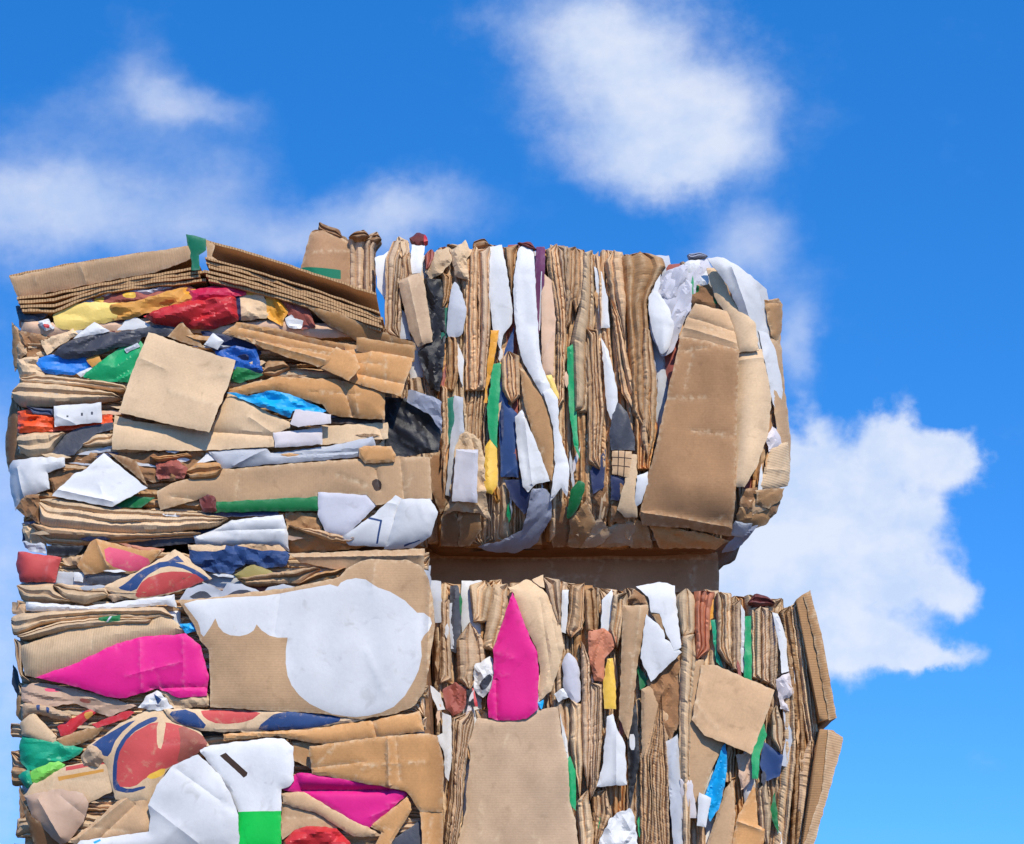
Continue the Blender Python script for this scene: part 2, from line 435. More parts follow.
    for i in (0, m - 1):
        for k in range(R_ - 1): q((fr[k][i], fr[k + 1][i], bk[k + 1][i], bk[k][i]), (UV[k][i], UV[k + 1][i], UV[k + 1][i], UV[k][i]), 1)
    for k in range(R_):
        for i in range(m):
            for v in (fr[k][i], bk[k][i]): v[lt] = tints[k]; v[lw] = wears[k]
    bmesh.ops.remove_doubles(bm, verts=bm.verts, dist=2e-5)
    bmesh.ops.recalc_face_normals(bm, faces=bm.faces)
    for e in bm.edges:
        if len(e.link_faces) == 2 and e.calc_face_angle(0) > R(32): e.smooth = False
    me = bpy.data.meshes.new(name); bm.to_mesh(me); bm.free()
    me.materials.append(mat(color, o_['fl'] if color[0] == 'K' else 0)); me.materials.append(mat_edge() if color[0] == 'K' else mat(color, 0))
    ob = bpy.data.objects.new(name, me); COL.objects.link(ob); ob.parent = parent
    ob.matrix_parent_inverse = Matrix.Translation(-rt.location) if parent is rt else Matrix.Identity(4)
    if label: ob['label'] = label
    return ob

def attr(me, name, vals):
    a = me.attributes.new(name, 'FLOAT', 'POINT'); a.data.foreach_set('value', np.asarray(vals, dtype=np.float32))
def thing(name, label, cat, loc, bale=None, group=None):
    e = bpy.data.objects.new(name, None); COL.objects.link(e); e.location = loc; e.empty_display_size = .1
    e['label'] = label; e['category'] = cat
    if bale: e['bale'] = bale
    if group: e['group'] = group
    bpy.context.view_layer.update()
    return e

def body(parent, name, poly, Y0, Y1, horizontal, code='KB', amp=.028):
    """the compressed block behind the face: a prism whose surface is squeezed layers"""
    poly = parse(poly) if isinstance(poly, str) else poly
    if area(poly) < 0: poly = poly[::-1]
    out = resample(poly, 7, 1.5, 5.)
    P0 = np.array(out); s = 6.
    G = np.array([(x, y) for y in np.arange(P0[:, 1].min(), P0[:, 1].max(), s) for x in np.arange(P0[:, 0].min(), P0[:, 0].max(), s)])
    G = G[inside(G, out)]; G = G[polydist(G, out) > 3]
    r = delaunay_2d_cdt([Vector(p) for p in out] + [Vector(p) for p in G], [], [list(range(len(out)))], 1, 1e-4, True)
    n = len(out); V = [(v.x, v.y) for v in r[0]]
    bm = bmesh.new(); uvl = bm.loops.layers.uv.new('UVMap')
    rings = max(2, int((Y1 - Y0) / .03))
    co = []
    layers = []
    for k in range(rings + 1):
        Y = Y0 + (Y1 - Y0) * k / rings
        idx = range(len(V)) if k in (0, rings) else range(n)
        layers.append({i: bm.verts.new(((V[i][0] - 512) / FPX * Y0, Y, CAMZ + (HOR - V[i][1]) / FPX * Y0)) for i in idx})
    for f in r[2]:
        bm.faces.new([layers[0][i] for i in f]); bm.faces.new([layers[-1][i] for i in reversed(f)])
    be = set()
    for f in r[2]:
        for i in range(3): be.add((f[i], f[(i + 1) % 3]))
    for (a, b_) in be:
        if (b_, a) not in be:
            for k in range(rings):
                if all(q in layers[j] for q in (a, b_) for j in (k, k + 1)):
                    bm.faces.new([layers[k][b_], layers[k][a], layers[k + 1][a], layers[k + 1][b_]])
    bmesh.ops.recalc_face_normals(bm, faces=bm.faces); bm.normal_update()
    sd = random.uniform(0, 99)
    for v in bm.verts:
        c = v.co
        if horizontal: q = fbm_ridge(c.x * 2.2, c.z * 16 + c.y * 1.5, sd) + .3 * noise.noise((c.x * 9, c.y * 9, c.z * 22))
        else: q = fbm_ridge(c.x * 16 + c.y * 1.5, c.z * 2.2, sd) + .3 * noise.noise((c.x * 22, c.y * 9, c.z * 9))
        v.co = c + v.normal * amp * (q - .6)
        if 'bale' in parent and parent['bale']:
            x, y = 512 + c.x / Y0 * FPX, HOR - (c.z - CAMZ) / Y0 * FPX
            v.co.y += form(parent['bale'], x, y) * max(0, 1 - (c.y - Y0) / .6)
    for f in bm.faces:
        f.smooth = True
        for l in f.loops:
            c = l.vert.co; t = c.x + c.y
            l[uvl].uv = (t, c.z) if horizontal else (c.z, t)
    me = bpy.data.meshes.new(name); bm.to_mesh(me); bm.free()
    attr(me, 'tint', np.ones(len(me.vertices)))
    me.materials.append(mat(code, .8))
    ob = bpy.data.objects.new(name, me); COL.objects.link(ob); ob.parent = parent
    ob.matrix_parent_inverse = parent.matrix_world.inverted()
    return ob

def slab(parent, name, line, th, Y0, Y1, code='K', wob=.0):
    """a corrugated board seen by its cut edge: follows a line in the face, runs back in depth"""
    pts = parse(line) if isinstance(line, str) else line
    fine = []
    for i in range(len(pts) - 1):
        a, c = pts[i], pts[i + 1]; n = max(1, int(math.hypot(c[0] - a[0], c[1] - a[1]) / 4))
        fine += [(a[0] + (c[0] - a[0]) * k / n, a[1] + (c[1] - a[1]) * k / n) for k in range(n)]
    fine.append(pts[-1])
    sd = random.uniform(0, 99)
    bm = bmesh.new(); uvl = bm.loops.layers.uv.new('UVMap')
    rows = []
    NY = 8
    for (x, y) in fine:
        y += .7 * noise.noise((x / 14, sd, 1)); t = th * (1 + .25 * noise.noise((x / 10, sd, 5)))
        yo = .010 * noise.noise((x / 25, sd, 8)) + .004 * noise.noise((x / 5, sd, 3))
        row = []
        for k in range(NY + 1):
            Y = Y0 + yo * (k == 0) + (Y1 - Y0) * k / NY
            X, _, Z = W(x, y, Y0); Zb = W(x, y + t, Y0)[2]
            dz = wob * noise.noise((x / 60, k / 3, sd))
            row.append((bm.verts.new((X, Y, Z + dz)), bm.verts.new((X, Y, Zb + dz))))
        rows.append(row)
    def q(vs, mi, us):
        f = bm.faces.new(vs); f.material_index = mi
        for l, u in zip(f.loops, us): l[uvl].uv = u
    for i in range(len(rows) - 1):
        x0, x1 = fine[i][0] * PX, fine[i + 1][0] * PX
        for k in range(NY):
            a, b_, c, d = rows[i][k], rows[i + 1][k], rows[i + 1][k + 1], rows[i][k + 1]
            y0, y1 = k * .1, k * .1 + .1
            q((a[0], b_[0], c[0], d[0]), 0, ((x0, y0), (x1, y0), (x1, y1), (x0, y1)))
            q((d[1], c[1], b_[1], a[1]), 0, ((x0, y1), (x1, y1), (x1, y0), (x0, y0)))
        a, b_ = rows[i][0], rows[i + 1][0]; q((a[1], b_[1], b_[0], a[0]), 1, ((x0, 0), (x1, 0), (x1, .01), (x0, .01)))
        a, b_ = rows[i][-1], rows[i + 1][-1]; q((a[0], b_[0], b_[1], a[1]), 1, ((x0, 0), (x1, 0), (x1, .01), (x0, .01)))
    for row, fl in ((rows[0], 0), (rows[-1], 1)):
        for k in range(NY):
            a, b_ = row[k], row[k + 1]; vs = (a[0], b_[0], b_[1], a[1]) if not fl else (a[1], b_[1], b_[0], a[0])
            q(vs, 1, ((k * .1, 0), (k * .1 + .1, 0), (k * .1 + .1, .01), (k * .1, .01)))
    bmesh.ops.recalc_face_normals(bm, faces=bm.faces)
    me = bpy.data.meshes.new(name); bm.to_mesh(me); bm.free()
    attr(me, 'tint', np.ones(len(me.vertices)))
    me.materials.append(mat(code, .6)); me.materials.append(mat_edge())
    ob = bpy.data.objects.new(name, me); COL.objects.link(ob); ob.parent = parent
    ob.matrix_parent_inverse = parent.matrix_world.inverted()
    return ob
# ================================================================== THE FOUR BALES
UL = thing('cardboard_bale', 'upper left bale of flat layers with a big blank tan square and a cyan bag', 'bale', (-1.12, 9.0, 3.24), 'UL', 'bales of pressed cardboard')
LL = thing('cardboard_bale', 'lower left bale with the large sheet of white cloud shapes and the wide magenta card', 'bale', (-1.12, 9.0, 2.10), 'LL', 'bales of pressed cardboard')
UR = thing('cardboard_bale', 'upper right bale of upright crushed boxes with a tall brown box at its right end', 'bale', (.35, 9.4, 3.33), 'UR', 'bales of pressed cardboard')
LR = thing('cardboard_bale', 'lower right bale of upright strips with a narrow pointed magenta card', 'bale', (.5, 9.4, 2.10), 'LR', 'bales of pressed cardboard')

body(UL, 'pressed_core', '30,330 100,318 200,312 300,330 372,345 390,362 394,400 390,470 400,530 380,541 40,541', 9.045, 9.80, True)
body(LL, 'pressed_core', '30,556 120,556 300,572 420,566 424,640 430,700 432,862 34,862', 9.04, 9.85, True)
body(UR, 'pressed_core', '392,262 480,256 560,254 640,262 716,272 764,306 772,400 778,470 752,520 716,540 560,544 440,544 396,520', 9.40, 10.35, False)
body(LR, 'pressed_core', '433,592 560,588 640,594 700,598 780,606 800,640 812,720 818,760 806,862 433,862', 9.37, 10.35, False)

# ------------------------------------------------------------ layers pressed behind the pieces one can name
FILL = ['K', 'KG', 'KL', 'KL', 'K', 'KD', 'KO', 'KG', 'KG', 'K', 'KL']
def fill(parent, horizontal, x0, x1, y0, y1, lo, hi, top=None, bot=None, seed=0, odd=('W', 'WG', 'RB', 'DG', 'NV', 'W', 'PE', 'WG', 'WP')):
    rnd = random.Random(seed)
    a, end = (y0, y1) if horizontal else (x0, x1)
    while a < end:
        w = rnd.uniform(lo, hi)
        t0, t1 = (x0, x1) if horizontal else (y0, y1)
        if not horizontal and top: t0 = np.interp(a + w / 2, [p[0] for p in top], [p[1] for p in top]) + rnd.uniform(-3, 5)
        if bot: t1 = np.interp(a + w / 2, [p[0] for p in bot], [p[1] for p in bot])
        t0 += rnd.uniform(-9, 6) if horizontal else 0; t1 += rnd.uniform(-6, 3)
        cuts = [t0, t1]
        if rnd.random() < .55: cuts = [t0, t0 + (t1 - t0) * rnd.uniform(.3, .7), t1]
        for k in range(len(cuts) - 1):
            s, e = cuts[k] - (5 if k else 0), cuts[k + 1]
            n = max(4, int((e - s) / 28)); ph = rnd.uniform(0, 50)
            cl = [(s + (e - s) * i / n, 6 * noise.noise(((s + (e - s) * i / n) / 50, ph, a / 40))) for i in range(n + 1)]
            up = [(t, a + q - w * .18 * rnd.uniform(.2, 1.3)) for t, q in cl]; dn = [(t, a + w + q + w * .18 * rnd.uniform(.2, 1.5)) for t, q in cl]
            pl = up + dn[::-1]
            if not horizontal: pl = [(q, p) for p, q in pl]
            code = rnd.choice(FILL) if rnd.random() < .85 else rnd.choice(odd)
            nm = 'cardboard_layer' if code[0] == 'K' else 'coloured_layer'
            piece(parent, nm, code, rnd.choice((-2.0, -1.2, -.6, 0, .5)), pl, 'strip' if code[0] == 'K' else 'paper', B=.014, bw=3, th=.005, res=2.6)
        a += w
fill(UL, True, 22, 384, 322, 540, 9, 17, seed=3)
fill(LL, True, 20, 428, 556, 862, 10, 18, seed=5)
fill(UR, False, 388, 772, 250, 542, 8, 17, top=[(392, 254), (440, 250), (490, 246), (560, 247), (620, 255), (660, 258), (700, 270), (730, 280), (775, 308)], bot=[(388, 545), (700, 547), (728, 534), (750, 508), (785, 478)], seed=8)
fill(LR, False, 436, 806, 582, 862, 8, 17, top=[(436, 584), (560, 580), (640, 590), (700, 592), (770, 600), (806, 606)], seed=9)

def slivers(parent, horizontal, x0, x1, y0, y1, n, seed):
    rnd = random.Random(seed)
    for k in range(n):
        x, y = rnd.uniform(x0, x1), rnd.uniform(y0, y1); l = rnd.uniform(14, 46); w = rnd.uniform(1.6, 5); a = rnd.gauss(0, .10) + (0 if horizontal else math.pi / 2)
        q = [(-l / 2, -w * .2), (-l * .2, -w * .6), (l * .25, -w * .5), (l / 2, 0), (l * .2, w * .5), (-l * .25, w * .4)]
        pl = [(x + u * math.cos(a) - v * math.sin(a), y + u * math.sin(a) + v * math.cos(a)) for u, v in q]
        if x - l / 2 * abs(math.cos(a)) < x0 or x + l / 2 * abs(math.cos(a)) > x1 or y - l / 2 * abs(math.sin(a)) < y0 or y + l / 2 * abs(math.sin(a)) > y1: continue
        c = rnd.choice(['W', 'WG', 'KL', 'KL', 'KB', 'KB', 'K', 'KO', 'DG', 'WG', 'RB', 'NV', 'KD', 'K', 'W', 'PE', 'KL'] + ([] if horizontal else ['W', 'G', 'OR', 'WP']))
        piece(parent, 'paper_sliver' if c[0] != 'K' else 'cardboard_sliver', c, rnd.uniform(1.4, 4.2), pl, 'paper', B=.001)
slivers(UL, True, 20, 384, 330, 540, 85, 21); slivers(LL, True, 18, 428, 556, 842, 75, 22)
slivers(UR, False, 400, 770, 262, 540, 90, 23); slivers(LR, False, 434, 806, 590, 842, 90, 24)

def S(bale):      # short hands bound to one bale
    def f(name, color, lvl, poly, style='flat', **k): return piece(bale, name, color, lvl, poly, style, **k)
    return f
# ================================================================== upper left bale
p = S(UL)
p('plastic_bag', 'DG', 1, '15,305 54,311 42,319 30,324 19,321', 'bag', label='dark grey plastic under the board edges')
p('printed_bag', 'WL', 1, '60,306 83,292 126,287 146,290 180,284 144,298 108,297 74,308', 'bag')
p('printed_bag', 'RB', 1.2, '88,300 118,292 150,291 188,284 196,290 140,304 100,305', 'bag', prints=[('YE', '94,298 104,296 104,303 95,303'), ('YE', '123,293 136,293 137,300 124,299')])
p('printed_bag', 'YP', 2, '52,315 67,305 94,302 113,303 128,304 120,319 94,325 74,331 56,328', 'bag', label='pale yellow printed bag', fa=.006)
p('printed_bag', 'OT', 2.2, '110,305 139,301 184,286 196,289 195,301 157,311 126,320 113,320', 'bag', label='orange tan printed bag', prints=[('OR', '182,287 200,284 203,292 184,295')])
p('printed_bag', 'MR', 2.6, '189,291 212,286 245,287 247,296 193,303', 'bag', label='crimson strip of plastic')
p('plastic_bag', 'RD', 2.4, '143,317 157,310 193,300 236,296 240,320 210,330 197,329 157,325 148,320', 'bag', label='red crumpled plastic bag', B=.035)
p('printed_bag', 'KL', 2.8, '235,296 264,294 269,318 239,321', 'bag', prints=[('NV', '233,294 240,294 242,323 237,323')])
p('printed_bag', 'YE', 2.7, '244,289 257,288 263,294 244,296', 'bag')
p('printed_bag', 'OR', 3, '265,294 277,296 288,310 282,326 267,318', 'bag', label='orange yellow end of a bag')
p('printed_bag', 'RB', 2.2, '275,293 304,298 312,316 316,328 300,330 286,312', 'bag')
p('white_sheet', 'W', 3, '285,318 293,313 304,318 301,329 288,327', 'bag')
p('crumpled_cardboard', 'SAL', 1, '19,319 30,322 26,330 19,327', 'bag')
p('white_sheet', 'W', 2, '38,322 48,319 55,328 46,332', 'bag', prints=[('RD', '44,325 50,325 50,329 45,329')])
p('crumpled_cardboard', 'KL', 2, '40,341 74,329 78,335 63,344 47,356', 'crum')
p('crumpled_cardboard', 'KB', 1, '19,331 47,334 50,360 25,360', 'crum')
p('crumpled_cardboard', 'K', 1.6, '17,341 22,334 27,354 19,361', 'crum')
p('crumpled_cardboard', 'KL', 1.8, '17,358 38,357 45,376 19,378', 'crum')
p('white_sheet', 'W', 2.6, '73,339 94,322 111,332', 'paper', label='small white triangle left of its twin')
p('cardboard_scrap', 'MAR', 1.2, '97,320 124,320 114,332', 'paper')
p('white_sheet', 'W', 2.6, '117,330 130,314 151,325 147,329', 'paper', label='small white triangle under the red bag')
p('plastic_bag', 'DG', 3, '53,354 67,342 99,333 135,330 156,325 190,328 172,337 142,337 139,343 119,348 90,357 63,359', 'bag', label='dark grey plastic bag')
p('plastic_bag', 'BL', 2, '34,360 52,354 99,354 90,369 72,375 45,374', 'bag', label='blue plastic bag', fa=.012)
p('cardboard_scrap', 'OT', 2.4, '86,359 99,354 102,362 92,368', 'paper')
p('white_sheet', 'W', 2.4, '76,374 99,363 99,369 81,377', 'paper')
p('plastic_bag', 'G', 3.2, '82,377 97,364 121,346 126,339 140,340 145,348 133,383 112,382 90,379', 'bag', label='bright green plastic bag', fa=.009)
p('white_sheet', 'WG', 3.6, '124,349 138,343 140,347 127,353', 'paper')
p('cardboard_strip', 'KL', 1.8, '20,378 40,373 90,379 127,385 126,392 80,387 22,384', 'roll')
p('cardboard_strip', 'KL', 2.2, '13,393 20,382 56,383 112,392 122,399 101,403 63,406 20,407 13,399', 'roll', label='pale rounded fold at the left end')
p('cardboard_scrap', 'KD', 4, '167,337 182,321 206,349', 'flat')
p('white_sheet', 'W', 4.2, '204,345 213,333 224,341 218,350', 'paper')
p('plastic_bag', 'NV', 2, '200,330 246,338 262,352 250,368 214,352', 'bag')
p('plastic_bag', 'BD', 3, '214,352 232,346 256,349 264,373 235,370', 'bag', label='deep blue plastic bag')
p('plastic_bag', 'GD', 3.4, '228,381 237,366 265,375 240,383', 'bag')
p('cardboard_strip', 'KD', 3.4, '262,375 266,360 284,360 290,368 277,378', 'roll')
p('folded_cardboard', 'KO', 4, '229,388 277,376 342,380 385,392 385,420 367,419 331,415 322,405 277,391 226,396', 'flat', B=.02, bw=7, creases=[(342, 380, 352, 415, -.012, 2)], warp=.02, label='long bent kraft sheet above the cyan bag')
p('folded_cardboard', 'KO', 3.2, '308,310 340,316 374,329 415,341 416,347 358,340 327,325', 'flat', tilt=(0, -.6))
p('folded_cardboard', 'KO', 4.4, '222,333 237,323 277,329 318,340 357,345 354,354 330,354 290,347 250,339', 'flat', tilt=(0, -.25), creases=[(240, 328, 345, 350, -.008, 2)])
p('folded_cardboard', 'KO', 4.9, '224,333 250,338 290,346 332,353 340,362 318,368 277,354 250,342', 'flat', tilt=(0, .25), creases=[(236, 335, 325, 362, .010, 2), (262, 340, 330, 356, -.008, 1.6)])
flap = p('folded_cardboard', 'KO', 5.3, '330,351 360,348 414,359 401,398 354,383 317,367', 'flat', creases=[(358, 374, 408, 386, -.008, 2.5), (372, 352, 362, 384, .006, 3)], tilt=(.1, .1), ang=15, label='big kraft box flap under its own folded rim')
p('folded_cardboard', 'KO', 5.9, '357,338 415,346 414,361 385,357 356,351', 'flat', tilt=(0, -.35), ang=10)
S(flap)('folded_corner', 'KO', 6.6, '318,366 336,346 355,355 361,370 349,382', 'flat', tilt=(.2, .15))
p('painted_gap_shade', 'DK', 2, '330,415 367,416 385,418 385,424 333,424', 'paper')  # dark brown sheet, the shade of a narrow gap put into its colour
p('cardboard_sheet', 'KL', 4.2, '114,415 135,421 210,430 229,392 271,414 290,422 290,428 274,434 274,447 190,451 112,450', 'flat', creases=[(118, 424, 274, 436, -.010, 2.5), (250, 418, 274, 434, .006, 3)], warp=.014, label='wide pale wedge of cardboard under the big square')
p('cardboard_sheet', 'KL', 6.5, '148,330 190,346 236,361 229,385 210,434 165,424 119,412 129,378', 'flat', B=.002, warp=.012, tilt=(.05, .10), label='big blank square of tan cardboard', ang=72)
p('plastic_bag', 'CY', 5.6, '225,392 250,395 271,390 293,395 327,410 320,413 293,411 290,418 264,408', 'bag', label='cyan plastic bag')
p('paper_label', 'WP', 6.4, '290,423 295,409 331,414 331,423 298,427', 'paper')
p('cardboard_strip', 'KL', 3, '265,436 322,426 388,422 388,438 322,445 270,448', 'flat')
p('paper_label', 'WP', 4.8, '273,433 322,427 322,444 275,448', 'paper')
p('white_sheet', 'WG', 3.6, '208,451 266,448 271,453 333,445 373,437 376,445 358,457 273,464 223,469', 'paper', B=.016, bw=4, fa=.005, creases=[(235, 466, 268, 450, .008, 1.5), (272, 456, 358, 452, -.008, 2)], label='long blue grey coated sheet')
p('plastic_strip', 'SL', 2, '26,407 54,408 54,417 34,415', 'strip')
p('plastic_bag', 'ORG', 2.6, '17,411 25,409 54,416 112,414 113,424 90,428 45,432 18,433', 'bag', cs=.6, label='bright orange plastic')
p('cardboard_strip', 'KL', 2.6, '17,436 34,432 67,432 56,447 51,456 29,458 20,451', 'roll')
p('cardboard_strip', 'KL', 2.6, '80,447 97,432 114,433 114,446', 'roll')
p('plastic_strip', 'DG', 3.4, '50,455 63,436 79,427 113,422 113,429 97,433 83,446 74,455 56,458', 'paper', label='dark grey band')
p('white_box', 'W', 4.4, '54,406 101,402 102,422 55,427', 'paper', prints=[('DG', '67,416 69,416 69,418 67,418'), ('DG', '81,413 83,413 83,416 81,416'), ('DG', '91,412 93,412 93,415 91,415')], psm=0, label='white box end with three small marks')
p('white_sheet', 'WG', 2.8, '76,454 112,445 111,451 90,455', 'paper')
p('cardboard_scrap', 'KB', 1.4, '12,440 20,452 44,458 40,464 12,462', 'crum')
p('cardboard_scrap', 'KB', 2, '46,474 62,464 66,454 98,453 96,464 76,476 54,494', 'crum', label='brown scrap between two white sheets')
p('white_sheet', 'W', 3, '9,465 13,460 40,457 66,459 66,467 48,473 50,489 22,498 15,510 10,488', 'flat', tilt=(.10, 0), B=.02, bw=6, creases=[(18, 468, 24, 497, .010, 2)], label='white sheet curling round the left edge')
p('white_sheet', 'W', 5, '103,452 147,488 112,507 52,496 74,474 86,468', 'flat', B=.002, creases=[(53, 489, 113, 502, .010, 2.5)], tilt=(0, .08), label='white kite shaped sheet')
p('cardboard_scrap', 'KB', 3, '108,453 136,460 148,486', 'flat')
p('green_strip', 'GD', 3, '110,507 130,496 155,498 141,508', 'paper')
p('crumpled_cardboard', 'KB', 2, '114,452 190,451 206,452 197,466 186,478 157,482 142,480 132,466', 'crum')
p('crumpled_cardboard', 'RB', 3, '156,464 175,459 188,468 185,478 157,480', 'crum', th=.004)
p('cardboard_strip', 'KO', 3, '150,457 188,453 192,456 158,463', 'strip')
p('white_sheet', 'W', 3.4, '197,463 207,452 218,460', 'paper')
p('cardboard_strip', 'KO', 4.6, '186,472 195,462 220,462 222,470 216,479 191,481', 'roll')
p('cardboard_sheet', 'K', 4, '157,491 171,483 190,479 216,478 223,469 290,464 358,459 396,456 430,457 432,500 401,500 376,506 367,495 318,494 318,498 214,505 205,497 160,511', 'flat', warp=.014,
  creases=[(400, 458, 404, 500, -.010, 2), (170, 497, 206, 500, -.008, 2), (376, 470, 380, 490, -.01, 3)], prints=[('DK', '371,482 377,478 382,483 381,490 375,492')], label='long plain cardboard sheet with one dark hole', ang=0)
p('cardboard_scrap', 'KO', 5.4, '359,448 364,446 391,446 396,455 394,462 365,463 359,457', 'flat', B=.012)
p('crumpled_cardboard', 'MAR', 4.6, '199,499 208,494 216,498 217,512 203,513', 'bag')
p('green_strip', 'GD', 4.4, '213,502 318,496 320,511 277,511 214,512', 'flat', label='long dark green strip', B=.008)
p('plastic_strip', 'NV', 3, '208,510 277,509 279,516 214,517', 'paper')
p('cardboard_strip', 'KL', 3.6, '40,499 54,497 112,507 200,512 230,518 216,527 175,532 126,534 63,528 40,525', 'roll', fl=.9, label='long rolled tan strip')
p('cardboard_strip', 'K', 2.6, '30,523 63,527 126,534 202,532 196,538 124,543 90,545 45,544', 'roll')
p('crumpled_cardboard', 'KB', 3, '16,508 25,496 40,494 42,525 22,514', 'crum')
p('crumpled_cardboard', 'KL', 1.4, '22,524 34,524 46,545 26,545', 'crum')
p('plastic_strip', 'DG', 2.8, '126,541 191,533 196,543 157,547 130,545', 'paper')
p('white_sheet', 'W', 4.2, '193,536 210,531 232,520 283,515 288,533 289,552 277,546 210,547 196,544', 'paper', B=.014, creases=[(200, 532, 287, 529, -.006, 2)], label='white sheet with folded lower edge')
p('crumpled_cardboard', 'KD', 2.4, '285,512 318,514 324,533 346,540 374,546 313,553 288,554', 'crum')
p('cardboard_strip', 'K', 3.4, '288,526 318,529 356,539 352,544 333,544', 'strip')
p('white_sheet', 'WL', 4.6, '318,492 367,494 377,505 345,537 325,531 318,516', 'flat', B=.008, label='grey white sheet beside the sheets with a blue line')
p('white_sheet', 'W', 5.2, '342,537 372,516 396,495 402,499 386,547 349,545', 'flat', prints=[('NB', '369,517 382,520 382,522 368,519'), ('NB', '380,521 382,521 378,544 376,544')], psm=0, label='white sheet with a thin blue angular line')
p('white_sheet', 'W', 5.6, '401,499 430,499 438,512 431,536 412,548 384,549', 'flat', B=.016, bw=6, prints=[('NB', '404,545 420,540 420,541 404,547')], psm=0, label='white sheet at the right corner')
p('plastic_or_shade_sheet', 'BK', -1, '382,396 416,400 434,414 442,432 438,452 394,458 382,440', 'paper', fa=.02, fc=(30, 14), label='black sheet standing in for shade in the gap beside the right bale')  # near-black sheet painted as the shade deep between the bales
p('plastic_or_shade_sheet', 'GR', 1, '406,402 409,389 441,400 442,432 430,414', 'bag')

p('crumpled_cardboard', 'KB', 1, '13,390 8,418 5,442 8,472 17,462 21,420', 'flat', B=.01)
p('crumpled_cardboard', 'KD', 1.4, '12,322 20,330 24,352 15,372 12,350', 'flat', B=.01)
# ================================================================== lower left bale
p = S(LL)
p('plastic_strip', 'BK', 1.6, '13,664 18,672 22,690 18,696 12,684', 'paper')
p('crumpled_cardboard', 'KD', 1.2, '17,690 24,700 24,724 16,716', 'flat')
p('crumpled_cardboard', 'KB', 1.2, '19,784 28,796 26,830 20,820', 'flat')
p('cardboard_strip', 'K', 3, '288,554 367,551 425,549 424,567 404,562 362,561 346,571 300,562', 'flat', creases=[(290, 558, 424, 556, .01, 2)], tilt=(0, -.3))
p('plastic_strip', 'BK', 1.2, '45,545 85,546 76,555 47,556', 'paper')
p('white_sheet', 'WG', 1.6, '22,541 45,544 46,554 30,552', 'crum')
p('red_card', 'RS', 2.4, '18,551 61,557 55,582 20,582 16,564', 'flat', B=.02, bw=4, label='salmon red card at the left end')
p('cardboard_scrap', 'K', 1.6, '62,559 83,554 80,565 65,565', 'crum')
p('white_sheet', 'W', 2, '74,572 84,573 83,582 74,581', 'paper')
p('folded_cardboard', 'SAL', 2.2, '119,543 164,549 154,560', 'flat')
p('folded_cardboard', 'KO', 2.6, '77,566 90,543 97,539 126,546 162,550 146,568 130,574 110,571 85,575', 'flat', B=.014, bw=5, prints=[('PK', '104,546 130,552 154,561 135,573 108,566')], creases=[(97, 541, 108, 566, .012, 3)], fa=.005, label='folded orange brown card with a pink patch')
p('plastic_strip', 'DG', 1.8, '85,577 123,575 113,585 88,584', 'paper')
p('printed_sheet', 'KL', 3.2, '101,587 135,573 175,550 186,556 196,564 212,578 177,592 139,600 112,594', 'flat', B=.014, bw=5, fa=.005, label='tan box printed with a red disc and blue rings',
  prints=[('NB', '117,589 126,584 140,571 165,560 190,567 212,580 204,583 188,570 165,566 146,577 135,593'), ('RS', '135,595 144,580 166,572 193,573 207,582 177,591 139,599'), ('NB', '166,563 178,556 185,563')])
p('printed_sheet', 'NB', 3, '188,545 226,545 255,544 280,545 290,553 286,566 273,568 245,564 232,573 210,572 193,567', 'crum', prints=[('KL', '186,543 226,543 225,552 190,552'), ('K', '232,544 278,543 290,552 255,550')], label='navy printed box with tan rim')
p('cardboard_scrap', 'OL', 3.4, '234,575 253,563 275,573 271,579 244,585', 'flat', B=.01)
p('cardboard_strip', 'K', 3, '237,579 313,567 321,570 300,585 246,586', 'strip')
p('cardboard_strip', 'KO', 3, '298,585 316,573 346,568 338,579 309,586', 'strip')
p('cardboard_strip', 'KL', 2, '16,584 54,582 56,591 76,603 22,602', 'roll')
p('cardboard_strip', 'KL', 2.6, '52,583 106,587 109,597 85,605 65,601', 'roll')
p('cardboard_scrap', 'KG', 2.4, '104,594 121,591 131,598 112,602', 'crum')
p('white_sheet', 'W', 3.4, '26,602 85,606 157,597 174,595 177,608 166,605 90,611 26,611', 'paper', B=.012, label='long white edge above the tan folds')
p('crumpled_cardboard', 'K', 2, '11,602 26,601 25,614 12,614', 'crum')
p('cardboard_strip', 'KL', 3, '12,613 90,609 162,606 175,618 146,620 97,618 45,624 13,637', 'roll', label='smooth pale fold')
p('cardboard_strip', 'KL', 3.6, '16,636 56,622 97,617 153,619 150,625 126,625 67,631 25,641', 'roll')
p('paper_label', 'GD', 5.4, '98,617 120,615 120,622 99,623', 'paper', prints=[('WG', '106,622 110,616 112,616 108,622')], psm=0, B=.002)
p('cardboard_sheet', 'KL', 4, '21,646 67,629 126,622 153,619 162,613 190,630 160,640 117,646 74,667 36,678 25,675 21,657', 'flat', B=.03, bw=9, fl=1.0, ang=5, label='rounded ribbed sheet above the magenta card')
p('cardboard_strip', 'KG', 3, '14,638 24,642 22,674 31,682 20,677 15,656', 'roll')
p('magenta_card', 'MG', 5.2, '35,677 74,664 117,643 144,636 186,634 200,645 209,676 207,688 207,696 180,698 157,688 126,698 108,697 67,684', 'flat', B=.012, bw=5, fa=.0015, creases=[(150, 688, 207, 687, -.010, 2), (140, 640, 142, 690, .005, 2), (183, 638, 184, 688, .004, 2)], label='wide magenta card')
p('plastic_bag', 'CY', 4.4, '179,624 193,623 196,631 186,634', 'bag')
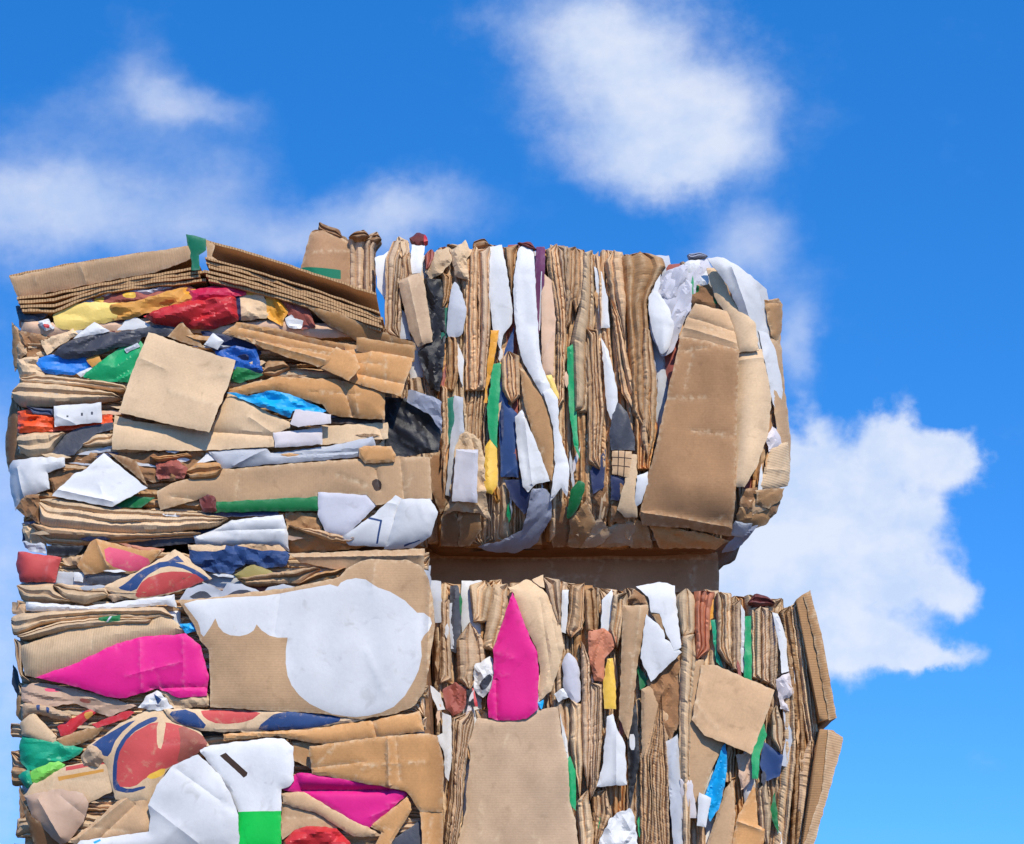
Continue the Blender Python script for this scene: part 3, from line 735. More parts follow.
p('printed_sheet', 'WG', 4.4, '178,602 186,589 205,583 222,591 227,583 242,584 262,592 268,587 284,584 302,588 266,597 210,603', 'paper', prints=[('DG', '187,599 198,591 206,591 213,598'), ('DG', '226,596 236,590 250,590 252,595 236,598'), ('DG', '264,596 270,592 280,591 272,595')], label='sliver of sheet with black blobs above the cloud shapes')
p('printed_sheet', 'K', 5.6, '178,600 210,598 300,586 340,577 346,569 360,561 372,559 408,560 421,566 428,576 433,600 435,626 430,660 425,690 414,706 395,714 360,719 315,713 210,707 210,690 209,650 200,640 194,625', 'flat', B=.012, bw=7, warp=.010, fa=.0020, ang=90, fl=.3, psm=0,
  prints=[('W', '184,604 197,600 210,599 266,596 300,590 330,585 338,587 341,583 347,580 356,578.5 366,580 373,585 378,588 390,592 405,601 417,613 424,613 430,617 432,623 429,630 424,636 421,642 422,656 419,670 414,681 405,696 394,707 381,713 367,716 355,717 345,716 332,714 320,709 310,704 300,696 292,686 288,676 286,664 286,650 288,638 278,638 270,636 262,631 257,625 254,631 248,635 240,637 231,636 224,633 219,627 216,619 212,626 208,632 204,637 201,634 200,628 198,622 191,613')],
  creases=[(430, 570, 426, 700, -.02, 3), (376, 560, 372, 590, .004, 2)], label='large cardboard sheet printed with white cloud shapes')
p('crumpled_cardboard', 'PT', 3, '21,686 40,682 81,690 112,698 134,707 124,711 108,717 94,711 74,703 45,708 22,701', 'bag', prints=[('PK', '44,688 60,688 60,692 46,692'), ('RB', '80,698 92,700 90,704 80,702')], fa=.010)
p('white_sheet', 'W', 4.4, '138,708 148,695 157,690 166,698 172,708 157,711', 'crum', prints=[('NB', '154,694 162,700 158,705')])
p('crumpled_cardboard', 'KL', 4, '158,690 180,697 208,695 210,706 175,709', 'crum')
p('cardboard_strip', 'KG', 2.6, '20,702 45,704 74,716 67,722 34,713 21,722', 'roll', prints=[('NB', '37,705 41,705 41,711 38,711'), ('NB', '47,707 51,709 50,714 48,713')])
p('cardboard_scrap', 'KL', 3, '20,722 34,712 57,737 54,746 22,735', 'flat', B=.01)
p('cardboard_scrap', 'KD', 2.6, '56,740 70,733 108,724 92,739 63,750', 'flat', B=.01)
p('red_strip', 'RD', 3.2, '57,726 90,709 96,712 70,735 61,736', 'paper', prints=[('OT', '84,713 93,711 93,717 86,720')], label='red strip on tan')
p('red_strip', 'RD', 3.4, '91,724 126,711 135,712 126,719 97,728', 'paper')
p('plastic_bag', 'GE', 3, '19,746 22,735 56,741 84,748 79,755 63,762 29,771 20,762', 'bag', label='emerald green plastic', fa=.012)
p('plastic_bag', 'GL', 3.2, '30,771 56,760 66,765 54,775 36,784 31,782', 'bag')
p('plastic_bag', 'GE', 2.8, '18,776 29,768 33,784 27,789', 'bag')
p('crumpled_cardboard', 'KG', 4.4, '80,755 90,746 102,750 105,759 97,767 83,766', 'bag', B=.03)
p('printed_sheet', 'KL', 3.4, '24,796 34,782 67,766 116,757 116,789 76,810 52,819', 'flat', prints=[('RS', '66,767 110,759 111,763 66,771'), ('OT', '58,777 104,769 104,772 59,781')], psm=0, fa=.004)
p('printed_sheet', 'KL', 4, '86,747 120,724 157,705 175,716 200,731 210,746 190,757 167,770 148,802 116,800 106,765', 'flat', B=.02, bw=8, fa=.004, warp=.02, label='tan box with a large red disc ringed in blue',
  prints=[('NB', '90,744 141,716 118,737 110,757 103,756 99,748'), ('NB', '113,787 113,770 116,752 124,738 136,726 150,718 158,717 157,721 146,726 134,733 126,743 121,756 119,770 119,786 130,790 146,786 146,789 130,794 116,791'), ('RS', '117,787 118,757 130,736 156,721 176,724 202,734 208,746 192,757 172,766 147,778 135,788'), ('RB', '178,724 202,734 209,746 194,756 176,766 182,744'), ('YE', '146,777 166,767 164,775 153,780'), ('KL', '157,722 167,718 163,750 158,748')])
p('cardboard_box_end', 'PT', 4, '24,796 58,789 83,793 89,803 84,821 70,840 60,845 34,820', 'flat', B=.03, bw=10, fa=.006, creases=[(40, 800, 62, 838, .02, 6), (60, 795, 84, 815, -.006, 3)], tilt=(.05, -.1), label='pinkish scuffed box corner')
p('cardboard_scrap', 'KB', 3.6, '23,797 34,818 66,842 60,852 34,852 28,822', 'flat', tilt=(0, -.6))  # shaded underside of the box corner, shade put into its browner colour
p('folded_cardboard', 'K', 3.8, '66,842 90,826 121,798 152,794 149,808 151,822 149,832 108,839 81,846', 'flat', B=.014, bw=5, creases=[(80, 838, 130, 797, .014, 3), (100, 838, 135, 805, -.012, 3)], fa=.004)
p('white_sheet', 'W', 6, '198,754 209,764 222,778 232,797 238,815 240,852 70,852 80,841 148,831 150,816 148,805 157,785 173,765', 'flat', B=.014, bw=8, warp=.018, creases=[(150, 806, 200, 844, .006, 4), (175, 768, 236, 812, -.005, 3)], prints=[('CY', '93,842 100,839 101,841 95,844')], psm=0, label='big plain white sheet beside the handle hole box')
p('white_box', 'W', 5, '199,750 210,745 266,738 284,739 293,747 294,781 289,787 282,789 281,811 281,852 236,852 238,812 228,790 210,765', 'flat', B=.012, bw=4, psm=0, prints=[('GB', '230,812 284,811 284,860 230,860'), ('DK', '220,756 226,753 248,773 247,776 244,778 240,774')], label='white box with a handle hole and a bright green band')
p('printed_sheet', 'KL', 4.2, '163,709 200,709 311,711 367,720 309,729 224,732 200,730 172,721', 'flat', B=.01, label='sheet printed with a red shape and navy band', prints=[('NB', '167,712 191,709 211,730 180,725'), ('RS', '200,709 264,711 250,722 219,725 205,719'), ('NB', '256,729 279,711 322,712 347,720 309,729 268,731')])
p('cardboard_strip', 'KO', 5, '223,734 309,729 372,720 420,711 424,731 390,736 322,744 275,736 224,741', 'flat', B=.014, bw=4, creases=[(372, 720, 376, 736, -.01, 2)], fa=.004)
p('cardboard_scrap', 'KD', 3, '292,743 330,740 310,748 311,769 293,760', 'flat')  # the shadow under the tan edge, painted as a browner piece
p('folded_cardboard', 'KO', 6, '309,747 367,738 420,733 437,735 444,761 442,812 420,812 407,792 390,788 312,774 310,760', 'flat', B=.008, creases=[(388, 740, 389, 786, .012, 1.6), (312, 768, 366, 762, -.006, 2), (396, 740, 400, 780, -.008, 3)], fa=.003, label='kraft flap over the lower magenta card', ang=90)
p('magenta_card', 'MG', 4.6, '292,792 283,790 295,774 303,773 354,779 387,785 409,792 390,811 369,828 354,824 336,811 307,795', 'flat', B=.008, creases=[(302, 790, 388, 790, -.022, 3)], regions=[('300,786 390,790 410,770 295,770', .015)], label='small folded magenta card')
p('folded_cardboard', 'K', 4.8, '281,793 304,792 336,811 369,828 383,836 354,837 316,813 284,804', 'flat', B=.01)
p('cardboard_scrap', 'K', 3.6, '281,803 316,812 342,826 320,834 300,828 282,840', 'flat')
p('red_card', 'RD', 4.8, '281,852 284,841 294,830 308,825 336,828 350,842 354,852', 'bag', B=.03, label='rounded red piece at the bottom')
p('folded_cardboard', 'KO', 5, '408,796 412,810 398,832 387,852 372,852 381,832 370,826', 'flat', B=.012, fa=.005)
p('plastic_strip', 'DG', 4, '392,840 421,820 425,852 388,852', 'flat')
p('cardboard_sheet', 'KO', 5.6, '420,810 443,810 443,852 423,852', 'flat')
# ================================================================== upper right bale
p = S(UR)
p('white_sheet', 'W', 2, '375,257 384,254 389,250 392,300 384,296 377,287', 'paper')
p('cardboard_strip', 'KG', 3, '385,258 392,242 405,241 410,253 402,295 400,340 384,336 385,295', 'strip')
p('crumpled_cardboard', 'KL', 3.4, '391,250 397,237 408,239 410,252 402,260', 'roll')
p('cardboard_strip', 'K', 2.6, '401,259 410,252 413,276 404,300', 'strip')
p('white_sheet', 'W', 3, '412,245 425,245 421,273 409,274', 'paper', label='small white end at the top left')
p('crumpled_cardboard', 'MAR', 3.2, '409,239 418,232 427,236 428,246 413,247', 'roll', prints=[('RD', '424,235 430,236 430,248 424,246')])
p('crumpled_cardboard', 'RB', 2.6, '424,254 433,249 437,259 426,274', 'roll')
p('white_sheet', 'WG', 2.4, '399,306 407,315 411,340 399,338', 'paper')
p('cardboard_flap', 'KG', 5, '398,281 419,273 425,285 433,341 418,347 409,330', 'flat', B=.014, bw=4, creases=[(408, 279, 422, 343, .010, 2.5)], label='leaning tan flap beside the black strip')
p('plastic_strip', 'BK', 3.6, '423,278 443,280 446,338 440,392 430,390 417,352 431,340', 'bag', label='black plastic strip')
p('crumpled_cardboard', 'KL', 3.6, '425,273 437,250 448,247 452,261 443,273 431,279', 'crum')
p('crumpled_cardboard', 'KL', 3.8, '450,251 465,241 472,253 466,261 470,282 456,277', 'crum')
p('crumpled_cardboard', 'KB', 3, '472,242 484,238 490,246 473,250', 'roll')
p('cardboard_strip', 'K', 3, '466,255 474,248 479,250 477,300 478,390 465,391 465,300', 'strip')
p('cardboard_strip', 'KG', 3.4, '476,249 490,247 491,295 491,312 486,390 476,391 478,300', 'strip', label='tall accordion crushed strip')
p('cardboard_strip', 'KD', 3, '442,273 452,275 449,301 442,309', 'strip')
p('teal_strip', 'TE', 3, '441,307 448,307 448,338 441,339', 'paper')
p('white_sheet', 'WG', 4, '452,285 456,281 463,295 467,312 462,337 446,337 449,300', 'paper', smooth=2, B=.006, label='pale grey leaf shaped piece')
p('cardboard_strip', 'KD', 3, '447,337 457,338 459,372 454,391 446,390', 'strip')
p('white_sheet', 'W', 2.6, '456,337 464,360 463,388 458,372', 'paper')
p('orange_strip', 'OR', 4, '491,331 499,331 494,362 487,389 488,402 484,402', 'paper', label='thin orange strip')
p('green_strip', 'G', 3.6, '493,364 501,362 501,372 498,420 497,448 489,438 487,408', 'paper', prints=[('YE', '497,345 502,350 502,366 498,360')], label='green strip beside the orange one')
p('white_sheet', 'W', 4.2, '490,246 502,244 507,272 513,309 512,323 503,335 501,350 493,331 489,294', 'paper', B=.006, label='broad white strip at the top')
p('cardboard_strip', 'KD', 2.6, '504,247 519,245 515,283 511,296', 'strip')
p('white_sheet', 'W', 5, '518,249 523,245 534,250 536,294 539,345 542,366 551,388 550,406 546,401 535,383 521,358 515,326 513,283', 'paper', B=.006, fa=.008, label='long curling white foil strip', smooth=1)
p('crumpled_cardboard', 'MAR', 4.4, '517,243 531,241 537,251 523,247', 'roll')
p('mauve_strip', 'MAU', 3.8, '536,247 545,247 545,270 542,320 538,336 534,300', 'paper', prints=[('W', '541,272 542,272 540,330 539,330')], psm=0, label='dark mauve strip')
p('peach_strip', 'PE', 3.2, '543,273 551,280 556,320 553,375 542,376 541,294', 'paper', label='peach strip')
for a in ('546,249 557,244 564,290 567,320 564,400 556,412 556,320 548,275', '557,246 568,246 571,300 567,318 562,290', '566,247 576,247 575,285 571,322 565,330', '575,249 585,249 587,290 576,312 572,300',
          '583,252 593,251 595,300 591,380 587,412 575,412 571,340 578,310', '592,256 598,252 603,280 601,330 596,300', '604,262 614,250 622,258 626,300 625,345 618,320 610,300', '586,330 598,330 604,410 600,470 588,462',
          '610,300 620,318 628,360 640,398 636,416 622,392'):
    p('cardboard_strip', random.choice(['K', 'KG', 'K', 'KL']), random.uniform(2.4, 3.4), a, 'strip')
p('green_strip', 'G', 3.4, '567,347 573,344 576,390 578,444 580,460 574,446 569,410', 'paper', label='tall narrow green strip')
p('white_sheet', 'W', 3.4, '594,267 602,273 608,300 610,327 600,328', 'paper')
p('white_sheet', 'W', 3.2, '601,336 608,349 617,388 618,412 612,422 607,410', 'paper')
p('plastic_strip', 'DG', 3.6, '613,412 617,402 627,412 635,437 635,450 611,450 609,435', 'paper')
p('printed_sheet', 'K', 3.8, '612,451 632,452 629,478 612,474', 'flat', psm=0, prints=[('DK', '612,457 632,458.3 632,459.3 612,458'), ('DK', '612,465 632,467 632,468 612,466'), ('DK', '618,450 619,450 618,478 617,478'), ('DK', '624.5,450 625.5,450 624,478 623,478')], label='tan patch with a black grid')
p('plastic_strip', 'NV', 3, '611,475 627,478 620,500 611,500', 'paper')
p('plastic_strip', 'NV', 2.6, '590,471 606,448 604,487 593,494', 'paper', label='navy strip')
p('cardboard_sheet', 'KD', 3, '622,257 640,253 663,258 666,267 652,290 647,302 649,337 650,400 650,442 632,412 628,337', 'strip', B=.03, bw=6, label='dark ribbed sheet with rounded top')
p('cardboard_strip', 'K', 3.2, '642,330 650,330 658,380 655,440 648,460 640,440', 'strip')
p('cardboard_strip', 'KO', 2.6, '634,392 652,390 658,430 650,470 637,470', 'strip')
p('white_sheet', 'W', 4, '649,295 656,289 669,307 675,326 669,349 661,356 652,332 648,309', 'paper', smooth=2, B=.006, label='white leaf shape lowest of its cluster')
p('white_sheet', 'WL', 3.6, '654,288 668,269 688,265 687,281 669,307 663,300', 'bag')
p('white_sheet', 'WL', 4.2, '671,316 687,278 692,285 691,309 680,327 674,325', 'bag', smooth=1)
p('white_sheet', 'W', 3.8, '684,262 707,258 709,284 691,288 686,279', 'bag')
p('crumpled_cardboard', 'GR', 3, '687,255 700,252 709,257 689,260', 'roll')
p('crumpled_cardboard', 'KB', 3.2, '690,287 709,284 720,300 719,310 700,308 688,312', 'crum', prints=[('GD', '692,287 699,285 699,292 693,292'), ('GD', '714,297 720,297 720,304 714,304')])
panel = p('box_panel', 'KP', 6, '680,338 704,343 738,352 737,410 736,498 732,535 690,527 643,524 640,513 647,480 655,450 668,390', 'flat', B=.006, warp=.016, creases=[(644, 512, 732, 527, .012, 2.5), (690, 430, 736, 436, -.004, 3)], tilt=(0, -.09), ang=90, label='tall plain brown box panel')
S(panel)('box_flap', 'K', 6.6, '695,304 727,311 734,328 739,352 704,344 679,338 686,320', 'flat', B=.010, bw=4, creases=[(690, 318, 736, 332, -.008, 2), (684, 328, 736, 344, .006, 2)], label='creased top flap of the tall brown box', ang=90)
p('cardboard_strip', 'KL', 5.6, '707,266 719,267 732,299 755,325 758,352 738,353 731,322 716,298', 'flat', B=.012, bw=4, tilt=(.3, 0), label='light strip bending down from the top')
p('cardboard_strip', 'KL', 5, '737,351 761,350 768,380 771,401 768,435 756,469 744,488 733,486 736,420', 'flat', B=.014, bw=6, warp=.016, tilt=(.25, 0), label='light strip right of the tall brown box')
p('white_sheet', 'W', 4.4, '706,262 722,261 745,275 766,291 769,305 770,325 777,349 783,388 780,412 770,402 764,372 753,340 738,312 726,288', 'flat', B=.012, bw=5, warp=.02, fa=.010, fc=(30, 16), tilt=(-.06, -.2), creases=[(730, 272, 772, 380, .012, 3), (758, 292, 776, 360, -.008, 2), (764, 360, 780, 384, -.006, 2)], prints=[('DG', '773,392 779,388 779,402 774,402')], label='wide white sheet bent over the right shoulder')
p('crumpled_cardboard', 'KD', 4.6, '764,301 779,298 783,304 782,328 778,342 771,336 767,320', 'flat', B=.02, bw=3, tilt=(-.3, 0), creases=[(768, 304, 780, 303, -.014, 2)])
p('white_sheet', 'W', 5, '758,330 768,334 776,352 783,390 780,414 773,404 767,372', 'paper', B=.004, label='white strip running down the right edge')
p('cardboard_strip', 'K', 3.4, '768,334 780,334 785,390 791,440 790,474 784,480 778,440 772,395', 'flat', B=.012, bw=3, tilt=(-.15, 0))
p('white_sheet', 'WL', 3.2, '651,292 661,276 684,264 708,258 713,272 697,285 691,310 681,328 673,352 662,357 649,330', 'bag', fa=.012)
p('white_sheet', 'WP', 3.8, '765,440 772,425 784,436 786,446 770,452', 'crum')
p('box_panel', 'KL', 3.6, '764,471 770,446 788,442 790,473 788,486 771,490 757,489', 'flat', B=.014, creases=[(766, 470, 788, 472, .006, 1.5)], tilt=(.2, 0), fl=.9)
for c, a in (('KB', '742,489 757,487 761,505 748,513 740,505'), ('KD', '755,490 784,488 782,500 768,509 757,504'), ('KD', '738,508 760,504 772,512 768,523 752,529 736,527'), ('KB', '767,506 781,499 777,513 769,519'), ('WG', '735,521 753,524 746,537 729,535'), ('K', '748,500 762,497 766,510 752,516')):
    p('crumpled_cardboard' if c[0] == 'K' else 'white_sheet', c, random.uniform(2.4, 3.8), a, 'crum', fa=.010)
p('plastic_bag', 'GR', 3.4, '725,546 740,532 759,524 750,537 735,551 721,553', 'bag')
# lower middle
p('cardboard_strip', 'K', 2.4, '441,385 448,388 449,444 441,470', 'strip')
p('teal_strip', 'TE', 2.8, '446,399 455,396 455,419 449,446', 'paper')
p('white_sheet', 'WG', 3.2, '454,395 463,397 464,431 457,446 453,497 445,495 447,480', 'paper')
p('crumpled_cardboard', 'KB', 2.6, '426,464 446,442 449,498 441,514 431,490', 'flat', tilt=(-.3, 0))
tanbag = p('cardboard_bag', 'KL', 4, '455,447 460,436 468,431 475,435 481,441 484,458 486,498 491,521 478,513 452,511 442,517 450,496 453,470', 'crum', creases=[(468, 432, 460, 448, .008, 2), (470, 433, 474, 449, -.010, 1.5), (476, 436, 481, 455, .008, 2), (455, 505, 447, 515, .008, 2), (478, 506, 486, 518, .008, 2)], label='tan bag carrying a white label')
S(tanbag)('paper_label', 'WL', 6.2, '456,449 478,450 477,503 452,501', 'paper', label='blank white label on the tan bag')
p('crumpled_cardboard', 'KB', 3, '441,516 453,505 462,530 458,547 441,547', 'flat', tilt=(-.3, .2))
p('crumpled_cardboard', 'KD', 3.3, '454,505 478,506 482,530 470,547 458,547 460,528', 'flat', tilt=(.25, .3))
p('yellow_strip', 'YE', 4, '485,446 492,436 497,449 498,485 492,495 484,492', 'paper', label='short yellow strip', B=.006)
p('yellow_strip', 'OT', 3.6, '492,492 498,486 501,500 496,504', 'roll')
p('blue_sheet', 'NB', 3.2, '505,349 514,326 513,356 508,404 517,413 519,477 501,477 498,397', 'paper', label='upper navy blue strip', B=.006)
p('blue_sheet', 'NV', 3.4, '504,480 522,479 532,496 528,510 524,514 512,500', 'paper')
p('cardboard_strip', 'K', 3.6, '500,360 508,352 520,356 520,395 512,404 502,392', 'strip')
p('cardboard_scrap', 'KD', 4, '519,362 536,385 550,402 556,449 552,482 546,474 533,435 524,404', 'flat', B=.01, label='brown leaf shaped piece')
p('white_sheet', 'W', 5, '515,417 522,410 533,435 545,467 550,481 535,484 528,492 523,487 518,458', 'paper', B=.006, creases=[(524, 415, 532, 484, .008, 2)], label='white sail shaped sheet')
p('white_sheet', 'W', 5.4, '543,392 551,388 558,399 559,428 570,469 567,497 561,488 550,502 555,464 553,426', 'paper', label='white strip below the curling foil', B=.006)
p('yellow_strip', 'YP', 4.2, '544,376 552,375 560,398 553,401', 'paper')
p('green_strip', 'GD', 4, '566,517 571,489 580,480 586,485 579,507 569,519', 'paper', smooth=2, label='short dark green leaf')
p('plastic_or_shade_sheet', 'GR', 4, '477,546 501,541 522,530 526,516 532,489 545,488 551,496 552,516 536,544 517,553 490,552', 'bag', label='grey plastic wrap at the lower edge', fa=.01)
p('crumpled_cardboard', 'KG', 3.4, '576,535 600,518 608,527 587,542', 'crum')
p('cardboard_strip', 'KL', 3.8, '617,510 632,454 637,455 637,517 625,518', 'flat')
p('white_sheet', 'W', 4, '637,476 648,472 649,480 641,504 634,508', 'paper')
for c, a in (('KB', '556,498 572,510 570,546 552,548'), ('KD', '570,520 586,500 596,524 584,548 568,547'), ('KB', '590,492 606,478 612,506 600,524'), ('KG', '604,530 622,520 640,524 636,545 600,547'),
             ('KB', '612,498 628,504 626,524 610,522'), ('KO', '648,524 690,530 730,541 715,549 660,548'), ('KD', '636,518 648,528 652,548 630,548'), ('KG', '580,536 604,524 612,534 596,548 578,548')):
    p('crumpled_cardboard', c, random.uniform(1.2, 3), a, 'crum', fa=.010)

# ================================================================== lower right bale
p = S(LR)
p('white_sheet', 'WG', 2.4, '429,581 441,581 443,622 435,623', 'paper')
p('plastic_strip', 'DG', 2.6, '450,586 457,585 462,599 460,655 451,651', 'paper', prints=[('GD', '459,594 464,592 464,616 460,616')])
p('white_sheet', 'WG', 3, '448,604 454,603 455,649 451,649', 'paper')
p('cardboard_strip', 'KL', 3, '469,585 485,580 493,588 486,622 473,622', 'strip')
p('cardboard_strip', 'KL', 3, '493,584 508,584 506,620 494,651 482,648', 'strip')
p('cardboard_strip', 'KG', 2.6, '440,600 450,600 452,680 440,684', 'strip')
p('cardboard_strip', 'KG', 3.2, '456,640 470,622 484,640 486,664 470,690 458,680', 'strip')
p('magenta_card', 'MG', 5.6, '512,592 517,603 530,639 537,652 539,672 538,709 526,719 504,721 489,718 487,700 494,676 493,650 502,624', 'flat', B=.010, bw=4, fa=.0015, label='narrow pointed magenta card', creases=[(496, 680, 497, 718, -.008, 1.5)])
p('cardboard_sheet', 'KL', 4.2, '509,588 526,579 537,583 547,594 558,618 564,646 559,667 551,691 539,701 540,672 537,650 524,624 514,594', 'flat', label='domed tan sheet beside the magenta card', B=.03, bw=9, creases=[(540, 600, 553, 690, -.006, 1.5), (548, 600, 560, 660, -.006, 1.5)])
p('cardboard_scrap', 'KL', 4.6, '532,580 543,575 545,588 539,586', 'flat')
p('cardboard_strip', 'KG', 3.6, '543,578 560,579 561,624 558,628 547,594', 'strip')
p('white_sheet', 'W', 3, '562,590 569,590 566,634 561,632', 'paper')
p('cardboard_strip', 'K', 3.4, '571,584 585,583 585,603 583,628 571,638 565,631 569,612', 'strip')
p('cardboard_strip', 'KD', 2.6, '584,590 596,588 598,630 586,632', 'strip')
p('white_sheet', 'W', 3.2, '602,600 612,589 614,614 608,632 601,630', 'paper')
p('cardboard_strip', 'KL', 3.6, '613,595 627,593 626,614 617,648 609,630', 'strip')
p('orange_paper', 'SAL', 4, '588,631 603,628 617,637 615,647 605,658 604,681 594,681 589,655', 'bag', label='crumpled pale orange paper', B=.014)
p('yellow_strip', 'YE', 4.4, '607,659 613,658 616,689 616,709 604,709 603,685', 'paper', label='yellow strip below the orange paper', B=.006)
p('white_sheet', 'WL', 4, '562,660 569,651 579,663 581,699 575,705 564,690', 'paper', smooth=2, label='pale lavender oval piece', B=.006)
p('white_sheet', 'W', 3.4, '554,694 566,686 570,696 558,702', 'crum')
p('red_scrap', 'RB', 3.4, '442,690 455,682 467,689 465,709 453,716 446,708', 'bag', label='round maroon scrap')
p('white_sheet', 'W', 3.8, '427,682 440,693 445,709 438,711', 'paper')
p('white_sheet', 'W', 3.2, '435,736 443,733 442,712 451,716 453,750 449,781 445,777 444,752', 'paper')
p('white_sheet', 'W', 3.8, '474,666 490,655 499,675 493,690 482,698 474,690', 'crum', prints=[('DG', '479,684 489,674 493,678 487,689 481,691')], label='crumpled white scrap with dark marks')
p('plastic_strip', 'BK', 3.4, '466,689 474,688 478,707 469,708', 'paper', prints=[('RD', '472,688 475,688 478,707 475,707')], psm=0)
p('cardboard_sheet', 'KG', 5, '477,718 504,720 526,718 539,709 558,706 561,733 568,761 570,802 576,821 579,853 455,853 466,810 466,791 471,754 468,744', 'flat', B=.006, warp=.016, fa=.0008, fl=.25, ang=90, label='large plain tan sheet below the magenta card')
p('cardboard_strip', 'KG', 3.6, '452,718 472,710 475,720 463,780 463,806 456,853 443,853 451,782', 'strip')
p('plastic_bag', 'CY', 4.4, '536,703 544,700 542,709', 'bag')
p('green_strip', 'G', 3.8, '565,761 570,756 576,772 576,811 570,805', 'paper', label='green strip by the large plain sheet')
p('white_sheet', 'W', 3.2, '560,712 567,740 569,760 564,756', 'paper')
for a in ('571,700 582,704 584,760 580,800 574,770 570,740', '581,640 590,660 592,740 588,790 582,760', '590,682 603,684 602,740 598,786 590,800 588,740', '576,800 588,790 594,830 592,853 580,853', '596,790 606,790 612,815 602,836 594,853'):
    p('cardboard_strip', random.choice(['K', 'KG', 'KL']), random.uniform(2.6, 3.4), a, 'strip')
p('white_sheet', 'W', 5, '607,716 613,714 618,731 625,742 627,785 597,787 603,763', 'flat', B=.012, bw=4, creases=[(616, 722, 616, 786, .008, 2)], label='white skirt shaped sheet')
p('white_sheet', 'W', 4.6, '600,838 610,818 630,807 635,816 638,853 599,853', 'crum', label='crumpled white bag at the bottom')
p('cardboard_scrap', 'KB', 2.6, '626,603 636,588 647,594 649,607', 'crum')
p('cardboard_strip', 'K', 4.4, '623,605 648,605 648,618 638,660 632,720 628,740 619,717', 'flat', B=.014, bw=4, creases=[(640, 608, 628, 710, .008, 2.5)], label='tan flap left of the white kite')
p('white_sheet', 'W', 4.8, '636,586 660,581 675,585 681,648 674,651 663,625 660,613 651,612 648,596', 'flat', label='white flap hanging above the white kite', tilt=(0, .1))
p('cardboard_scrap', 'KD', 4, '650,612 666,611 682,645 674,650 662,630', 'flat')
p('white_sheet', 'W', 5.6, '640,658 646,614 664,630 665,639 682,652 651,682', 'flat', label='white kite in the lower right bale')
p('green_strip', 'GD', 3, '637,664 650,682 640,690', 'paper')
p('crumpled_cardboard', 'KB', 2.8, '646,680 668,662 680,655 682,720 670,740 652,720', 'crum')
p('cardboard_strip', 'K', 3.4, '641,690 652,684 668,716 668,740 658,760 642,758', 'flat', B=.012)
p('cardboard_strip', 'K', 3.8, '640,756 661,694 668,760 670,853 641,853', 'strip', fl=1.)
p('plastic_strip', 'BK', 2.6, '627,728 636,700 640,760 630,810', 'paper', prints=[('W', '629,734 635,734 635,750 630,750')])
p('cardboard_strip', 'KL', 4, '675,596 687,588 695,596 695,634 681,637', 'roll')
p('cardboard_strip', 'KL', 3.6, '681,635 694,635 698,657 693,700 690,853 683,853 679,720', 'strip')
p('orange_paper', 'SAL', 3.4, '694,591 715,593 710,616 710,651 696,660 694,627', 'strip', label='dull orange strip at the top', fa=.004)
p('yellow_strip', 'OR', 3.6, '709,602 714,599 713,618 709,620', 'paper')
p('green_strip', 'GE', 3.2, '711,620 717,620 717,650 724,668 716,662', 'paper')
p('cardboard_strip', 'KL', 3.6, '716,593 732,593 731,650 733,668 726,662 717,650', 'strip')
p('cardboard_strip', 'KG', 3, '731,603 741,599 742,672 731,670', 'strip')
p('white_sheet', 'W', 3.2, '741,604 745,612 745,674 741,671', 'paper')
p('green_strip', 'G', 3.6, '745,616 751,616 752,681 744,677', 'paper', label='upright green strip near the blank diamond')
p('crumpled_cardboard', 'MAR', 3.6, '747,604 755,593 768,596 776,605 759,609', 'roll')
for a in ('751,608 761,606 761,680 752,678', '760,608 769,608 769,684 761,682', '768,610 776,612 779,640 776,690 769,684', '790,606 800,600 812,660 818,730 812,760 800,700', '779,612 790,606 802,680 806,760 800,853 790,853 796,740',
          '784,680 794,690 796,760 786,853 772,853 780,780', '800,760 812,735 820,760 806,853 796,853'):
    p('cardboard_strip', random.choice(['K', 'KG', 'KL', 'KD']), random.uniform(2.6, 3.2), a, 'strip', fl=1.)
p('white_sheet', 'W', 4, '772,612 778,613 787,639 789,671 782,673 780,650', 'paper', label='narrow white strip near the right boards')
p('white_sheet', 'WP', 3.6, '776,680 790,672 794,694 784,700 790,712 780,708', 'crum')
p('cardboard_sheet', 'K', 4, '681,660 704,660 698,690 726,740 712,770 700,802 692,802 680,784 679,740', 'flat', B=.006)
p('cardboard_sheet', 'K', 6.4, '702,664 717,665 775,690 766,716 751,755 724,743 704,735 692,720', 'flat', B=.002, tilt=(.05, .06), label='blank tan diamond', ang=20)
cyan = p('plastic_bag', 'CY', 4.6, '722,747 726,743 727,766 725,785 719,808 710,823 704,797 714,771', 'bag', label='cyan bottle shaped plastic')
S(cyan)('paper_label', 'W', 6.2, '699,792 711,798 706,827 697,826', 'paper', label='small white tag on the cyan plastic')
p('paper_label', 'WP', 4.8, '680,779 692,780 697,818 682,819', 'paper')
p('white_sheet', 'WG', 4.2, '664,743 678,734 681,775 683,853 674,853 668,780', 'paper', B=.006, fa=.006, label='white foil strip')
p('green_strip', 'G', 4, '764,723 767,735 760,755 758,779 752,779 751,748', 'paper', label='curved green strip right of the blank diamond')
p('blue_sheet', 'NB', 3.6, '763,741 783,756 780,776 766,781 760,764', 'paper', label='slate blue scrap')
p('cardboard_scrap', 'KL', 4, '771,711 777,705 783,722 782,755 771,738', 'roll')
p('white_sheet', 'WG', 3.8, '783,707 793,735 787,767 781,765 786,735', 'paper')
p('crumpled_cardboard', 'PT', 3.4, '736,755 751,752 751,781 741,790', 'crum')
p('folded_cardboard', 'K', 4, '716,816 726,788 733,779 736,816 731,853 704,853', 'flat', B=.014)
